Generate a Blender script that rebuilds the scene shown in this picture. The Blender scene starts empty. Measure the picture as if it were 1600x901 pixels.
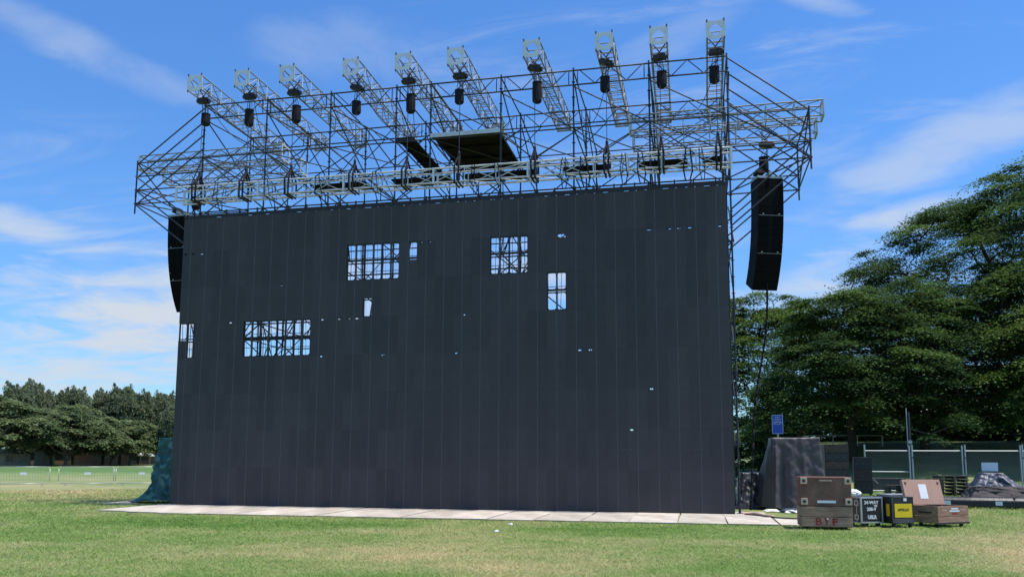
import bpy, bmesh, math, random
import numpy as np
from mathutils import Vector, Matrix, noise as mnoise

S = bpy.context.scene
COL = S.collection
random.seed(7)

# ------------------------------------------------------------------ camera
cam_d = bpy.data.cameras.new('camera')
cam = bpy.data.objects.new('camera', cam_d); COL.objects.link(cam)
cam_d.sensor_width = 36.0
cam_d.lens = 1313.4 / 1600 * 36.0
cam_d.shift_y = 102.25 / 1600
cam_d.clip_start = 0.1; cam_d.clip_end = 3000
CAM = Vector((17.013, -24.962, 1.564))
_r = Vector((0.97664908, 0.21480919, 0.00368644)); _u = Vector((0.02300216, -0.12161087, 0.99231129)); _f = Vector((-0.21360589, 0.96905511, 0.12371222))
cam.matrix_world = Matrix(((_r.x, _u.x, -_f.x, CAM.x), (_r.y, _u.y, -_f.y, CAM.y), (_r.z, _u.z, -_f.z, CAM.z), (0, 0, 0, 1)))
S.camera = cam

# ------------------------------------------------------------------ sun, sky, exposure
SUN_DIR = Vector((0.30, -0.012, 0.94)).normalized()
SUN_EL = math.asin(SUN_DIR.z); SUN_AZ = math.atan2(SUN_DIR.x, SUN_DIR.y)
sl = bpy.data.lights.new('sun', 'SUN'); sl.energy = 3.5; sl.angle = math.radians(2.0); sl.color = (1.0, 0.95, 0.87)
so = bpy.data.objects.new('sun', sl); COL.objects.link(so)
so.rotation_euler = (-SUN_DIR).to_track_quat('-Z', 'Y').to_euler(); so.location = (0, 0, 60)

W = bpy.data.worlds.new('World'); S.world = W; W.use_nodes = True
nt = W.node_tree; nt.nodes.clear()
def N(tree, typ, **kw):
    n = tree.nodes.new(typ)
    for k, v in kw.items(): setattr(n, k, v)
    return n
def L(tree, a, b): tree.links.new(a, b)
def math_node(tree, op, a, b=None, c=None, clamp=False):
    m = N(tree, 'ShaderNodeMath', operation=op); m.use_clamp = clamp
    for i, v in enumerate((a, b, c)):
        if v is None: continue
        if isinstance(v, (int, float)): m.inputs[i].default_value = v
        else: L(tree, v, m.inputs[i])
    return m.outputs[0]
def build_sky():
    out = N(nt, 'ShaderNodeOutputWorld'); bg = N(nt, 'ShaderNodeBackground'); bg.inputs[1].default_value = 0.125
    L(nt, bg.outputs[0], out.inputs[0])
    sky = N(nt, 'ShaderNodeTexSky', sky_type='NISHITA'); sky.sun_disc = False
    sky.sun_elevation = SUN_EL; sky.sun_rotation = SUN_AZ
    sky.altitude = 0; sky.air_density = 1.0; sky.dust_density = 0.12; sky.ozone_density = 3.0
    hsv = N(nt, 'ShaderNodeHueSaturation'); hsv.inputs['Saturation'].default_value = 1.22; hsv.inputs['Value'].default_value = 1.0; hsv.inputs['Hue'].default_value = 0.508
    L(nt, sky.outputs[0], hsv.inputs['Color'])
    tc = N(nt, 'ShaderNodeTexCoord'); sep = N(nt, 'ShaderNodeSeparateXYZ'); L(nt, tc.outputs['Generated'], sep.inputs[0])
    x, y, z = sep.outputs
    zz = math_node(nt, 'ADD', math_node(nt, 'MAXIMUM', z, 0.0), 0.10)
    u = math_node(nt, 'DIVIDE', x, zz); v = math_node(nt, 'DIVIDE', y, zz)
    comb = N(nt, 'ShaderNodeCombineXYZ'); L(nt, u, comb.inputs[0]); L(nt, v, comb.inputs[1])
    def noise(scale, det, rough, mapping, dist=0.0):
        mp = N(nt, 'ShaderNodeMapping'); mp.inputs['Location'].default_value = mapping[0]; mp.inputs['Rotation'].default_value = (0, 0, mapping[1]); mp.inputs['Scale'].default_value = mapping[2]
        L(nt, comb.outputs[0], mp.inputs[0])
        n = N(nt, 'ShaderNodeTexNoise'); n.inputs['Scale'].default_value = scale; n.inputs['Detail'].default_value = det; n.inputs['Roughness'].default_value = rough; n.inputs['Distortion'].default_value = dist
        L(nt, mp.outputs[0], n.inputs['Vector']); return n.outputs['Fac']
    def ramp(fac, lo, hi):
        m = N(nt, 'ShaderNodeMapRange'); m.interpolation_type = 'SMOOTHSTEP'; m.inputs[1].default_value = lo; m.inputs[2].default_value = hi
        L(nt, fac, m.inputs[0]); return m.outputs[0]
    # high thin cirrus, streaked
    streak = noise(2.4, 9, 0.62, ((3.1, 1.7, 0), 0.75, (0.55, 1.9, 1)), 0.9)
    broad = noise(0.55, 3, 0.5, ((0.4, 5.2, 0), 0.5, (1, 1, 1)))
    cirrus = math_node(nt, 'MULTIPLY', ramp(streak, 0.46, 0.86), ramp(broad, 0.40, 0.66))
    # individual cloud banks: azimuth / elevation (degrees), half widths, tilt
    az = math_node(nt, 'MULTIPLY', math_node(nt, 'ARCTAN2', x, y), 180 / math.pi)
    el = math_node(nt, 'MULTIPLY', math_node(nt, 'ARCSINE', z), 180 / math.pi)
    puff = noise(3.2, 8, 0.58, ((1.3, 0.2, 0), 0.3, (0.8, 1.0, 1)), 0.5)
    total = cirrus
    banks = [(-36, 9.0, 10, 5.0, 0.05, 1.25), (-41, 5.0, 12, 2.6, 0.0, 1.0), (-43.5, 13.6, 4.0, 1.4, -0.05, 0.95), (-47, 15.6, 2.2, 1.2, 0, 0.7),
             (16, 18.5, 11, 2.6, 0.30, 0.62), (13.6, 14.8, 5.5, 1.9, 0.12, 0.85), (8, 11.3, 6.5, 2.4, 0.12, 0.8), (6, 10.0, 10, 3, 0.0, 0.45), (8.5, 28.2, 4, 1.0, -0.28, 0.8),
             (-41, 24.2, 9, 1.6, -0.25, 0.42), (-24, 26.5, 9, 3.0, 0.1, 0.30), (0, 27.5, 7, 1.6, 0.3, 0.3),
             (-25, 10.5, 12, 4.0, 0.0, 0.9), (-8, 12.5, 12, 3.2, 0.05, 0.8), (-20, 15.5, 9, 1.5, 0.06, 0.55),
             (60, 12, 16, 4, 0.1, .8), (95, 20, 14, 3, .2, .6), (140, 9, 20, 4, 0, .8), (-80, 10, 16, 4, 0, .8), (-120, 16, 16, 3, .1, .7), (180, 18, 14, 3, .2, .6)]
    for a, e, wa, we, tilt, amp in banks:
        da = math_node(nt, 'SUBTRACT', az, a)
        de = math_node(nt, 'SUBTRACT', math_node(nt, 'SUBTRACT', el, e), math_node(nt, 'MULTIPLY', da, tilt))
        q = math_node(nt, 'ADD', math_node(nt, 'POWER', math_node(nt, 'DIVIDE', da, wa), 2.0), math_node(nt, 'POWER', math_node(nt, 'DIVIDE', de, we), 2.0))
        m = math_node(nt, 'SUBTRACT', 1.0, math_node(nt, 'MULTIPLY', q, 0.55), clamp=True)
        d = ramp(math_node(nt, 'ADD', puff, math_node(nt, 'MULTIPLY', math_node(nt, 'SUBTRACT', m, 0.62), 0.62)), 0.42, 0.86)
        d = math_node(nt, 'MULTIPLY', math_node(nt, 'MULTIPLY', d, ramp(m, 0.0, 0.5)), amp)
        total = math_node(nt, 'MAXIMUM', total, d)
    mix = N(nt, 'ShaderNodeMix', data_type='RGBA'); L(nt, math_node(nt, 'MULTIPLY', total, 0.86), mix.inputs['Factor'])
    # clear tropical air: the band above the horizon stays blue
    low = math_node(nt, 'POWER', 2.718, math_node(nt, 'MULTIPLY', math_node(nt, 'MAXIMUM', z, 0.0), -5.2))
    att = N(nt, 'ShaderNodeMix', data_type='RGBA'); att.blend_type = 'MIX'; L(nt, low, att.inputs['Factor']); att.inputs['A'].default_value = (0.84, 1.0, 1.04, 1); att.inputs['B'].default_value = (0.29, 0.46, 0.64, 1)
    mul = N(nt, 'ShaderNodeMix', data_type='RGBA'); mul.blend_type = 'MULTIPLY'; mul.inputs['Factor'].default_value = 1.0; L(nt, hsv.outputs[0], mul.inputs['A']); L(nt, att.outputs['Result'], mul.inputs['B'])
    L(nt, mul.outputs['Result'], mix.inputs['A']); mix.inputs['B'].default_value = (3.1, 3.45, 3.95, 1)
    L(nt, mix.outputs['Result'], bg.inputs[0])
build_sky()
S.view_settings.view_transform = 'Standard'; S.view_settings.look = 'None'; S.view_settings.exposure = 0.72; S.view_settings.gamma = 1.0
S.view_settings.use_curve_mapping = False
S.cycles.max_bounces = 6; S.cycles.transparent_max_bounces = 12

# ------------------------------------------------------------------ materials
M = {}
def mat(name, base, rough=0.6, metal=0.0, spec=0.5, var=0.18, vscale=3.0, col2=None, bump=0.0, bscale=30.0, stretch=(1, 1, 1), world=False, rand=0.0):
    m = bpy.data.materials.new(name); m.use_nodes = True; t = m.node_tree
    b = t.nodes['Principled BSDF']; b.inputs['Roughness'].default_value = rough; b.inputs['Metallic'].default_value = metal
    b.inputs['Specular IOR Level'].default_value = spec
    if world:
        g = N(t, 'ShaderNodeNewGeometry'); src = g.outputs['Position']
    else:
        g = N(t, 'ShaderNodeTexCoord'); src = g.outputs['Object']
    mp = N(t, 'ShaderNodeMapping'); mp.inputs['Scale'].default_value = stretch; L(t, src, mp.inputs[0])
    n = N(t, 'ShaderNodeTexNoise'); n.inputs['Scale'].default_value = vscale; n.inputs['Detail'].default_value = 6; n.inputs['Roughness'].default_value = 0.62
    L(t, mp.outputs[0], n.inputs['Vector'])
    r = N(t, 'ShaderNodeValToRGB'); r.color_ramp.elements[0].position = 0.3; r.color_ramp.elements[1].position = 0.7
    c2 = col2 or tuple(min(1, c * (1 + var)) for c in base)
    c1 = base if col2 else tuple(c * (1 - var) for c in base)
    r.color_ramp.elements[0].color = (*c1, 1); r.color_ramp.elements[1].color = (*c2, 1)
    L(t, n.outputs['Fac'], r.inputs[0]); outc = r.outputs[0]
    if rand:
        oi = N(t, 'ShaderNodeObjectInfo'); h = N(t, 'ShaderNodeHueSaturation')
        L(t, math_node(t, 'ADD', math_node(t, 'MULTIPLY', oi.outputs['Random'], 2 * rand), 1 - rand), h.inputs['Value'])
        L(t, outc, h.inputs['Color']); outc = h.outputs[0]
    L(t, outc, b.inputs['Base Color'])
    if bump:
        n2 = N(t, 'ShaderNodeTexNoise'); n2.inputs['Scale'].default_value = bscale; n2.inputs['Detail'].default_value = 4; L(t, mp.outputs[0], n2.inputs['Vector'])
        bp = N(t, 'ShaderNodeBump'); bp.inputs['Strength'].default_value = bump; bp.inputs['Distance'].default_value = 0.02
        L(t, n2.outputs['Fac'], bp.inputs['Height']); L(t, bp.outputs[0], b.inputs['Normal'])
    M[name] = m; return m
mat('steel', (0.034, 0.038, 0.048), 0.6, 0.2, var=0.35, vscale=2.0, rand=0.25)
mat('aluminium', (0.55, 0.57, 0.60), 0.5, 0.2, var=0.15, vscale=3, rand=0.12)
mat('alu_dull', (0.27, 0.285, 0.31), 0.55, 0.3, var=0.2, vscale=3, rand=0.2)
mat('plate', (0.64, 0.66, 0.70), 0.55, 0.1, var=0.12, vscale=5)
mat('black_plastic', (0.012, 0.012, 0.014), 0.45, spec=0.4, var=0.3)
mat('black_fabric', (0.014, 0.014, 0.018), 0.85, spec=0.2, var=0.3, bump=0.2)
mat('chain', (0.10, 0.10, 0.11), 0.4, 0.7)
mat('led_face', (0.0435, 0.0405, 0.0430), 0.62, spec=0.42, var=0.10, vscale=2.5, rand=0.14)
mat('led_frame', (0.086, 0.083, 0.088), 0.55, 0.1, var=0.2)
mat('led_frame_dark', (0.016, 0.016, 0.021), 0.6, var=0.2)
mat('speaker', (0.005, 0.005, 0.006), 0.8, spec=0.08, var=0.2, vscale=8)
mat('speaker_side', (0.011, 0.011, 0.015), 0.7, spec=0.12, var=0.2)
mat('deck_ply', (0.014, 0.012, 0.012), 0.9, spec=0.05, var=0.3, stretch=(1, 6, 1))
mat('plank', (0.012, 0.011, 0.012), 0.9, spec=0.05, var=0.35, stretch=(1, 8, 1))
mat('plywood', (0.35, 0.300, 0.245), 0.8, spec=0.2, col2=(0.60, 0.54, 0.46), vscale=1.1, stretch=(1.5, 0.7, 1), bump=0.15, bscale=20, rand=0.16)
mat('crate_wood', (0.23, 0.130, 0.090), 0.8, spec=0.1, col2=(0.49, 0.31, 0.22), vscale=2.2, stretch=(1, 4, 7), bump=0.3, bscale=14, rand=0.06)
mat('crate_lid', (0.125, 0.066, 0.050), 0.8, spec=0.1, col2=(0.25, 0.140, 0.108), vscale=2.5, bump=0.2, bscale=16)
mat('lid_inside', (0.44, 0.25, 0.18), 0.75, spec=0.2, col2=(0.45, 0.29, 0.23), vscale=2, stretch=(3, 1, 1))
mat('pale_wood', (0.60, 0.43, 0.32), 0.75, spec=0.2, var=0.2, vscale=6)
mat('dark_wood', (0.05, 0.038, 0.034), 0.8, var=0.4, vscale=3, stretch=(1, 1, 5))
mat('case_black', (0.013, 0.014, 0.019), 0.5, var=0.2, bump=0.1, bscale=120)
mat('case_black2', (0.016, 0.017, 0.016), 0.55, var=0.2, bump=0.1, bscale=120)
mat('white_paint', (0.78, 0.79, 0.80), 0.6, var=0.06)
mat('paper', (0.74, 0.76, 0.80), 0.7, var=0.05)
mat('yellow', (0.80, 0.55, 0.01), 0.55, var=0.06)
mat('red_paint', (0.33, 0.022, 0.024), 0.7, var=0.3, vscale=9)
mat('sign_blue', (0.02, 0.10, 0.52), 0.4, var=0.08)
mat('tarp_grey', (0.078, 0.066, 0.069), 0.55, spec=0.5, var=0.18, vscale=1.5, bump=0.25, bscale=9)
mat('tarp_black', (0.018, 0.018, 0.021), 0.4, spec=0.5, var=0.3, bump=0.3, bscale=7)
mat('tarp_teal', (0.020, 0.085, 0.085), 0.5, spec=0.35, var=0.2, vscale=3.5, bump=0.6, bscale=7)
mat('tarp_blue', (0.036, 0.048, 0.076), 0.5, var=0.25, vscale=2, bump=0.2, bscale=6)
mat('burlap', (0.075, 0.062, 0.060), 0.9, var=0.3, vscale=4, bump=0.4, bscale=20)
mat('galv', (0.42, 0.45, 0.46), 0.45, 0.5, var=0.15)
mat('bark', (0.055, 0.045, 0.038), 0.9, spec=0.15, var=0.4, vscale=5, bump=0.5, bscale=12)
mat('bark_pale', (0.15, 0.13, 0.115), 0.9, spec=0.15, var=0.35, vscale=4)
mat('brick_wall', (0.46, 0.26, 0.20), 0.85, var=0.2, vscale=4)
mat('concrete', (0.36, 0.34, 0.31), 0.85, var=0.15, vscale=2)
mat('roof_grey', (0.20, 0.19, 0.185), 0.8, var=0.2)
mat('hotel_white', (0.74, 0.74, 0.73), 0.7, var=0.05)
mat('glass_dark', (0.03, 0.035, 0.045), 0.15, spec=0.6, var=0.2)
mat('tent_white', (0.80, 0.80, 0.80), 0.6, var=0.04)
mat('rubber', (0.02, 0.02, 0.02), 0.8)

def leaf_material(name, dark, light, trans):
    m = bpy.data.materials.new(name); m.use_nodes = True; t = m.node_tree
    out = t.nodes['Material Output']; b = t.nodes['Principled BSDF']; b.inputs['Roughness'].default_value = 0.7; b.inputs['Specular IOR Level'].default_value = 0.12
    at = N(t, 'ShaderNodeAttribute'); at.attribute_name = 'tint'
    r = N(t, 'ShaderNodeValToRGB'); r.color_ramp.elements[0].color = (*dark, 1); r.color_ramp.elements[1].color = (*light, 1)
    L(t, at.outputs['Fac'], r.inputs[0]); L(t, r.outputs[0], b.inputs['Base Color'])
    tr = N(t, 'ShaderNodeBsdfTranslucent'); h = N(t, 'ShaderNodeHueSaturation'); h.inputs['Hue'].default_value = 0.47; h.inputs['Value'].default_value = 1.3
    L(t, r.outputs[0], h.inputs['Color']); L(t, h.outputs[0], tr.inputs[0])
    mx = N(t, 'ShaderNodeMixShader'); mx.inputs[0].default_value = trans
    L(t, b.outputs[0], mx.inputs[1]); L(t, tr.outputs[0], mx.inputs[2]); L(t, mx.outputs[0], out.inputs[0]); M[name] = m
leaf_material('leaf_rain', (0.017, 0.050, 0.017), (0.092, 0.175, 0.038), 0.32)
leaf_material('leaf_rain_pale', (0.030, 0.076, 0.018), (0.135, 0.225, 0.042), 0.32)
leaf_material('leaf_far', (0.072, 0.115, 0.052), (0.195, 0.255, 0.110), 0.34)  # tones lifted and greyed, distance haze put into the leaf colour
leaf_material('leaf_needle', (0.115, 0.155, 0.090), (0.26, 0.30, 0.17), 0.45)  # needle tones lifted too, haze painted into the colour

def lawn_material(name, blades):
    m = bpy.data.materials.new(name); m.use_nodes = True; t = m.node_tree
    out = t.nodes['Material Output']; b = t.nodes['Principled BSDF']; b.inputs['Roughness'].default_value = 0.75; b.inputs['Specular IOR Level'].default_value = 0.2
    g = N(t, 'ShaderNodeNewGeometry'); pos = g.outputs['Position']
    def nz(scale, det=5, rough=0.6, stretch=(1, 1, 0.0)):
        mp = N(t, 'ShaderNodeMapping'); mp.inputs['Scale'].default_value = stretch; L(t, pos, mp.inputs[0])
        n = N(t, 'ShaderNodeTexNoise'); n.inputs['Scale'].default_value = scale; n.inputs['Detail'].default_value = det; n.inputs['Roughness'].default_value = rough
        L(t, mp.outputs[0], n.inputs['Vector']); return n.outputs['Fac']
    def patch(x, y, rx, ry):          # worn / watered areas of the lawn
        sx = N(t, 'ShaderNodeSeparateXYZ'); L(t, pos, sx.inputs[0])
        q = math_node(t, 'ADD', math_node(t, 'POWER', math_node(t, 'DIVIDE', math_node(t, 'SUBTRACT', sx.outputs[0], x), rx), 2.0), math_node(t, 'POWER', math_node(t, 'DIVIDE', math_node(t, 'SUBTRACT', sx.outputs[1], y), ry), 2.0))
        mr = N(t, 'ShaderNodeMapRange'); mr.interpolation_type = 'SMOOTHSTEP'; mr.inputs[1].default_value = 1.0; mr.inputs[2].default_value = 0.0; L(t, q, mr.inputs[0]); return mr.outputs[0]
    dry = math_node(t, 'ADD', math_node(t, 'MULTIPLY', nz(0.22, 6, 0.65), 0.75), math_node(t, 'MULTIPLY', nz(1.6, 4), 0.30))
    for (x, y, rx, ry, a) in [(13.5, -11.5, 3.4, 2.6, 0.12), (24.5, -9, 4.6, 6, 0.17), (-14, 8, 14, 11, 0.11), (-30, 20, 26, 16, 0.05), (6, -6.2, 6, 2.2, -0.16), (17, -6.3, 4.5, 1.8, -0.10), (3.5, -11, 6.0, 3.0, -0.08), (-10, -4, 7, 3.0, -0.13), (10.5, -7.2, 2.2, 1.1, 0.10), (-60, 70, 60, 30, -0.22)]:
        dry = math_node(t, 'ADD', dry, math_node(t, 'MULTIPLY', patch(x, y, rx, ry), a))
    r = N(t, 'ShaderNodeValToRGB'); e = r.color_ramp.elements
    k = 1.80 if blades else 1.30
    e[0].position = 0.30; e[0].color = (0.062 * k, 0.120 * k, 0.022 * k, 1); e[1].position = 0.74; e[1].color = (0.27 * k, 0.225 * k, 0.115 * k, 1)
    e2 = r.color_ramp.elements.new(0.47); e2.color = (0.112 * k, 0.162 * k, 0.044 * k, 1)
    e3 = r.color_ramp.elements.new(0.60); e3.color = (0.182 * k, 0.192 * k, 0.078 * k, 1)
    L(t, dry, r.inputs[0]); c = r.outputs[0]
    fine = nz(9, 3, 0.7); h = N(t, 'ShaderNodeHueSaturation'); L(t, math_node(t, 'ADD', math_node(t, 'MULTIPLY', fine, 0.6), 0.72), h.inputs['Value']); L(t, c, h.inputs['Color']); c = h.outputs[0]
    if blades:
        a = N(t, 'ShaderNodeAttribute'); a.attribute_name = 'tint'; h2 = N(t, 'ShaderNodeHueSaturation'); L(t, math_node(t, 'ADD', math_node(t, 'MULTIPLY', a.outputs['Fac'], 0.5), 0.86), h2.inputs['Value']); L(t, c, h2.inputs['Color']); c = h2.outputs[0]
        tr = N(t, 'ShaderNodeBsdfTranslucent'); L(t, c, tr.inputs[0]); mx = N(t, 'ShaderNodeMixShader'); mx.inputs[0].default_value = 0.35
        L(t, b.outputs[0], mx.inputs[1]); L(t, tr.outputs[0], mx.inputs[2]); L(t, mx.outputs[0], out.inputs[0])
    else:
        bp = N(t, 'ShaderNodeBump'); bp.inputs['Strength'].default_value = 0.9; bp.inputs['Distance'].default_value = 0.05; L(t, math_node(t, 'ADD', nz(14, 4, 0.7), math_node(t, 'MULTIPLY', nz(2.5, 3), 1.2)), bp.inputs['Height']); L(t, bp.outputs[0], b.inputs['Normal'])
    L(t, c, b.inputs['Base Color']); M[name] = m
lawn_material('lawn', False); lawn_material('blades', True)

# ------------------------------------------------------------------ helpers
def link(o, parent=None):
    COL.objects.link(o)
    if parent is not None: o.parent = parent
    return o
def tag(o, label, cat, group=None):
    o['label'] = label; o['category'] = cat
    if group: o['group'] = group
    return o
def thing(name, label, cat, loc=(0, 0, 0), rz=0.0, group=None):
    o = bpy.data.objects.new(name, None); o.empty_display_size = 0.2; link(o); o.location = loc; o.rotation_euler = (0, 0, rz)
    return tag(o, label, cat, group)
ORD = ['first', 'second', 'third', 'fourth', 'fifth', 'sixth', 'seventh', 'eighth', 'ninth', 'tenth', 'eleventh', 'twelfth', 'thirteenth', 'fourteenth', 'fifteenth', 'sixteenth', 'seventeenth', 'eighteenth']

class MB:
    def __init__(s): s.v = []; s.f = []; s.mi = []
    def add(s, vs, fs, mi=0):
        o = len(s.v); s.v += [tuple(v) for v in vs]; s.f += [tuple(i + o for i in f) for f in fs]; s.mi += [mi] * len(fs); return s
    def box(s, x0, x1, y0, y1, z0, z1, mi=0, m=None):
        vs = [Vector((x, y, z)) for z in (z0, z1) for (x, y) in ((x0, y0), (x1, y0), (x1, y1), (x0, y1))]
        if m is not None: vs = [m @ v for v in vs]
        return s.add(vs, [(3, 2, 1, 0), (4, 5, 6, 7), (0, 1, 5, 4), (1, 2, 6, 5), (2, 3, 7, 6), (3, 0, 4, 7)], mi)
    def tube(s, a, b, r, n=8, r2=None, mi=0, caps=True):
        a = Vector(a); b = Vector(b); d = (b - a).normalized(); t = d.orthogonal().normalized(); q = d.cross(t); r2 = r if r2 is None else r2
        vs = [a + (t * math.cos(2 * math.pi * i / n) + q * math.sin(2 * math.pi * i / n)) * r for i in range(n)] + [b + (t * math.cos(2 * math.pi * i / n) + q * math.sin(2 * math.pi * i / n)) * r2 for i in range(n)]
        fs = [(i, (i + 1) % n, n + (i + 1) % n, n + i) for i in range(n)]
        if caps: fs += [tuple(range(n - 1, -1, -1)), tuple(range(n, 2 * n))]
        return s.add(vs, fs, mi)
    def path(s, pts, r, n=8, mi=0):
        for a, b in zip(pts[:-1], pts[1:]): s.tube(a, b, r, n, mi=mi)
        return s
    def hexa(s, pts, mi=0):       # 8 points: bottom 4 ccw, top 4 ccw
        return s.add(pts, [(3, 2, 1, 0), (4, 5, 6, 7), (0, 1, 5, 4), (1, 2, 6, 5), (2, 3, 7, 6), (3, 0, 4, 7)], mi)
    def mesh(s, name, mats, smooth=False):
        me = bpy.data.meshes.new(name); me.from_pydata(s.v, [], s.f)
        for m in (mats if isinstance(mats, (list, tuple)) else [mats]): me.materials.append(M[m])
        if any(s.mi): me.polygons.foreach_set('material_index', s.mi)
        if smooth: me.polygons.foreach_set('use_smooth', [True] * len(s.f))
        me.update(); return me
    def build(s, name, mats, parent=None, loc=(0, 0, 0), rz=0.0, smooth=False, bevel=0.0):
        o = bpy.data.objects.new(name, s.mesh(name, mats, smooth)); link(o, parent); o.location = loc; o.rotation_euler = (0, 0, rz)
        if bevel:
            b = o.modifiers.new('bevel', 'BEVEL'); b.width = bevel; b.segments = 2; b.limit_method = 'ANGLE'
        return o
def inst(name, me, parent, loc=(0, 0, 0), rot=(0, 0, 0), scale=(1, 1, 1)):
    o = bpy.data.objects.new(name, me); link(o, parent); o.location = loc; o.rotation_euler = rot; o.scale = scale; return o

CYL = {}
def tube(name, a, b, r, m, parent, n=8):
    """one straight pipe, a part of its own that shares its mesh with all alike pipes"""
    if (m, n) not in CYL: CYL[(m, n)] = MB().tube((0, 0, 0), (0, 0, 1), 1.0, n).mesh('pipe_' + m, m, True)
    a = Vector(a); b = Vector(b); d = b - a
    o = bpy.data.objects.new(name, CYL[(m, n)]); link(o, parent)
    o.rotation_mode = 'QUATERNION'; o.rotation_quaternion = d.to_track_quat('Z', 'Y'); o.location = a; o.scale = (r, r, d.length); return o
def copy_tree(o, parent=None):
    c = o.copy(); COL.objects.link(c); c.parent = parent
    for ch in list(o.children): copy_tree(ch, c)
    return c
def text(name, body, size, m, parent, matrix, extrude=0.002, sx=1.0, bold=0.0):
    cu = bpy.data.curves.new(name, 'FONT'); cu.body = body; cu.size = size; cu.extrude = extrude; cu.align_x = 'CENTER'; cu.align_y = 'CENTER'; cu.offset = bold
    tmp = bpy.data.objects.new(name, cu); COL.objects.link(tmp)
    dg = bpy.context.evaluated_depsgraph_get(); me = bpy.data.meshes.new_from_object(tmp.evaluated_get(dg)); bpy.data.objects.remove(tmp)
    me.materials.clear(); me.materials.append(M[m])
    o = bpy.data.objects.new(name, me); link(o, parent); o.matrix_local = matrix @ Matrix.Diagonal((sx, 1, 1, 1)); return o
FRONT = Matrix.Rotation(math.pi / 2, 4, 'X')     # text that stands up and faces -y
def front_at(x, y, z): return Matrix.Translation((x, y, z)) @ FRONT

# ------------------------------------------------------------------ ground
def structure(o): o['kind'] = 'structure'; return o
g = MB(); n = 24
xs = [-700, -300, -140, -60, -30, -15, 0, 10, 20, 30, 45, 70, 140, 300, 700]; ys = [-120, -40, -20, -10, 0, 10, 20, 40, 70, 110, 160, 260, 450, 900]
vs = [(x, y, 0.0) for y in ys for x in xs]; w = len(xs)
g.add(vs, [(j * w + i, j * w + i + 1, (j + 1) * w + i + 1, (j + 1) * w + i) for j in range(len(ys) - 1) for i in range(w - 1)])
structure(g.build('ground', 'lawn'))
def bank_z(x, y):
    sx = min(1, max(0, (x - 19.5) / 6)); sx = sx * sx * (3 - 2 * sx); t = max(0, y - 20.5)
    z = 0.155 * t if t < 18 else 2.79 + 0.03 * (t - 18)
    return sx * z * min(1, t / 4 + 0.2) - (0.05 if t <= 0 else 0.0)
b = MB(); bx = [19.0 + 1.6 * i for i in range(46)]; by = [20.0 + 1.5 * j for j in range(46)]; w = len(bx)
b.add([(x, y, (bank_z(x, y) + (0.10 * mnoise.noise((x * .35, y * .35, 0)) if y > 22 and x > 21 else 0)) if y > 20.1 and x > 19.1 else -0.06) for y in by for x in bx], [(j * w + i, j * w + i + 1, (j + 1) * w + i + 1, (j + 1) * w + i) for j in range(len(by) - 1) for i in range(w - 1)])
structure(b.build('grass_bank', 'lawn', smooth=True))

def make_grass():
    rng = np.random.default_rng(3); n = 440000
    d = 7.0 * np.exp(rng.random(n) * math.log(46 / 7.0)); yaw = -0.217; an = yaw + (rng.random(n) - 0.5) * 2 * 0.70
    x = CAM.x + d * np.sin(an); y = CAM.y + d * np.cos(an)
    keep = ~((x > -0.45) & (x < 20.0) & (y > -3.62 + 0.10 * np.sin(x * 3.1) * np.sin(x * 7.7)) & (y < 7.5)) & ~((y > 20) & (x > 19))
    x, y, d = x[keep], y[keep], d[keep]; n = len(x)
    # grass grows in clumps
    cl = np.sin(x * 5.1 + 2 * np.sin(y * 3.3)) * np.sin(y * 4.7 + 2 * np.sin(x * 2.9)); h = (0.024 + 0.014 * rng.random(n) + 0.006 * cl) * np.maximum(1, d / 18)
    wd = 0.0048 * np.maximum(1, d / 10); th = rng.random(n) * 2 * math.pi; ln = h * (0.7 + 1.4 * rng.random(n)); ph = rng.random(n) * 2 * math.pi
    V = np.empty((n, 3, 3), np.float32)
    V[:, 0, 0] = x - np.cos(th) * wd; V[:, 0, 1] = y - np.sin(th) * wd; V[:, 0, 2] = 0
    V[:, 1, 0] = x + np.cos(th) * wd; V[:, 1, 1] = y + np.sin(th) * wd; V[:, 1, 2] = 0
    V[:, 2, 0] = x + np.cos(ph) * ln; V[:, 2, 1] = y + np.sin(ph) * ln; V[:, 2, 2] = h
    me = bpy.data.meshes.new('grass'); me.vertices.add(3 * n); me.vertices.foreach_set('co', V.ravel())
    me.loops.add(3 * n); me.loops.foreach_set('vertex_index', np.arange(3 * n, dtype=np.int32)); me.polygons.add(n); me.polygons.foreach_set('loop_start', np.arange(0, 3 * n, 3, dtype=np.int32))
    a = me.attributes.new('tint', 'FLOAT', 'POINT'); a.data.foreach_set('value', np.repeat(rng.random(n).astype(np.float32), 3))
    me.materials.append(M['blades']); me.update()
    o = bpy.data.objects.new('lawn_grass', me); link(o); o['kind'] = 'stuff'; tag(o, 'short green grass blades with dry patches in front of the screen', 'grass')
make_grass()

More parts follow.
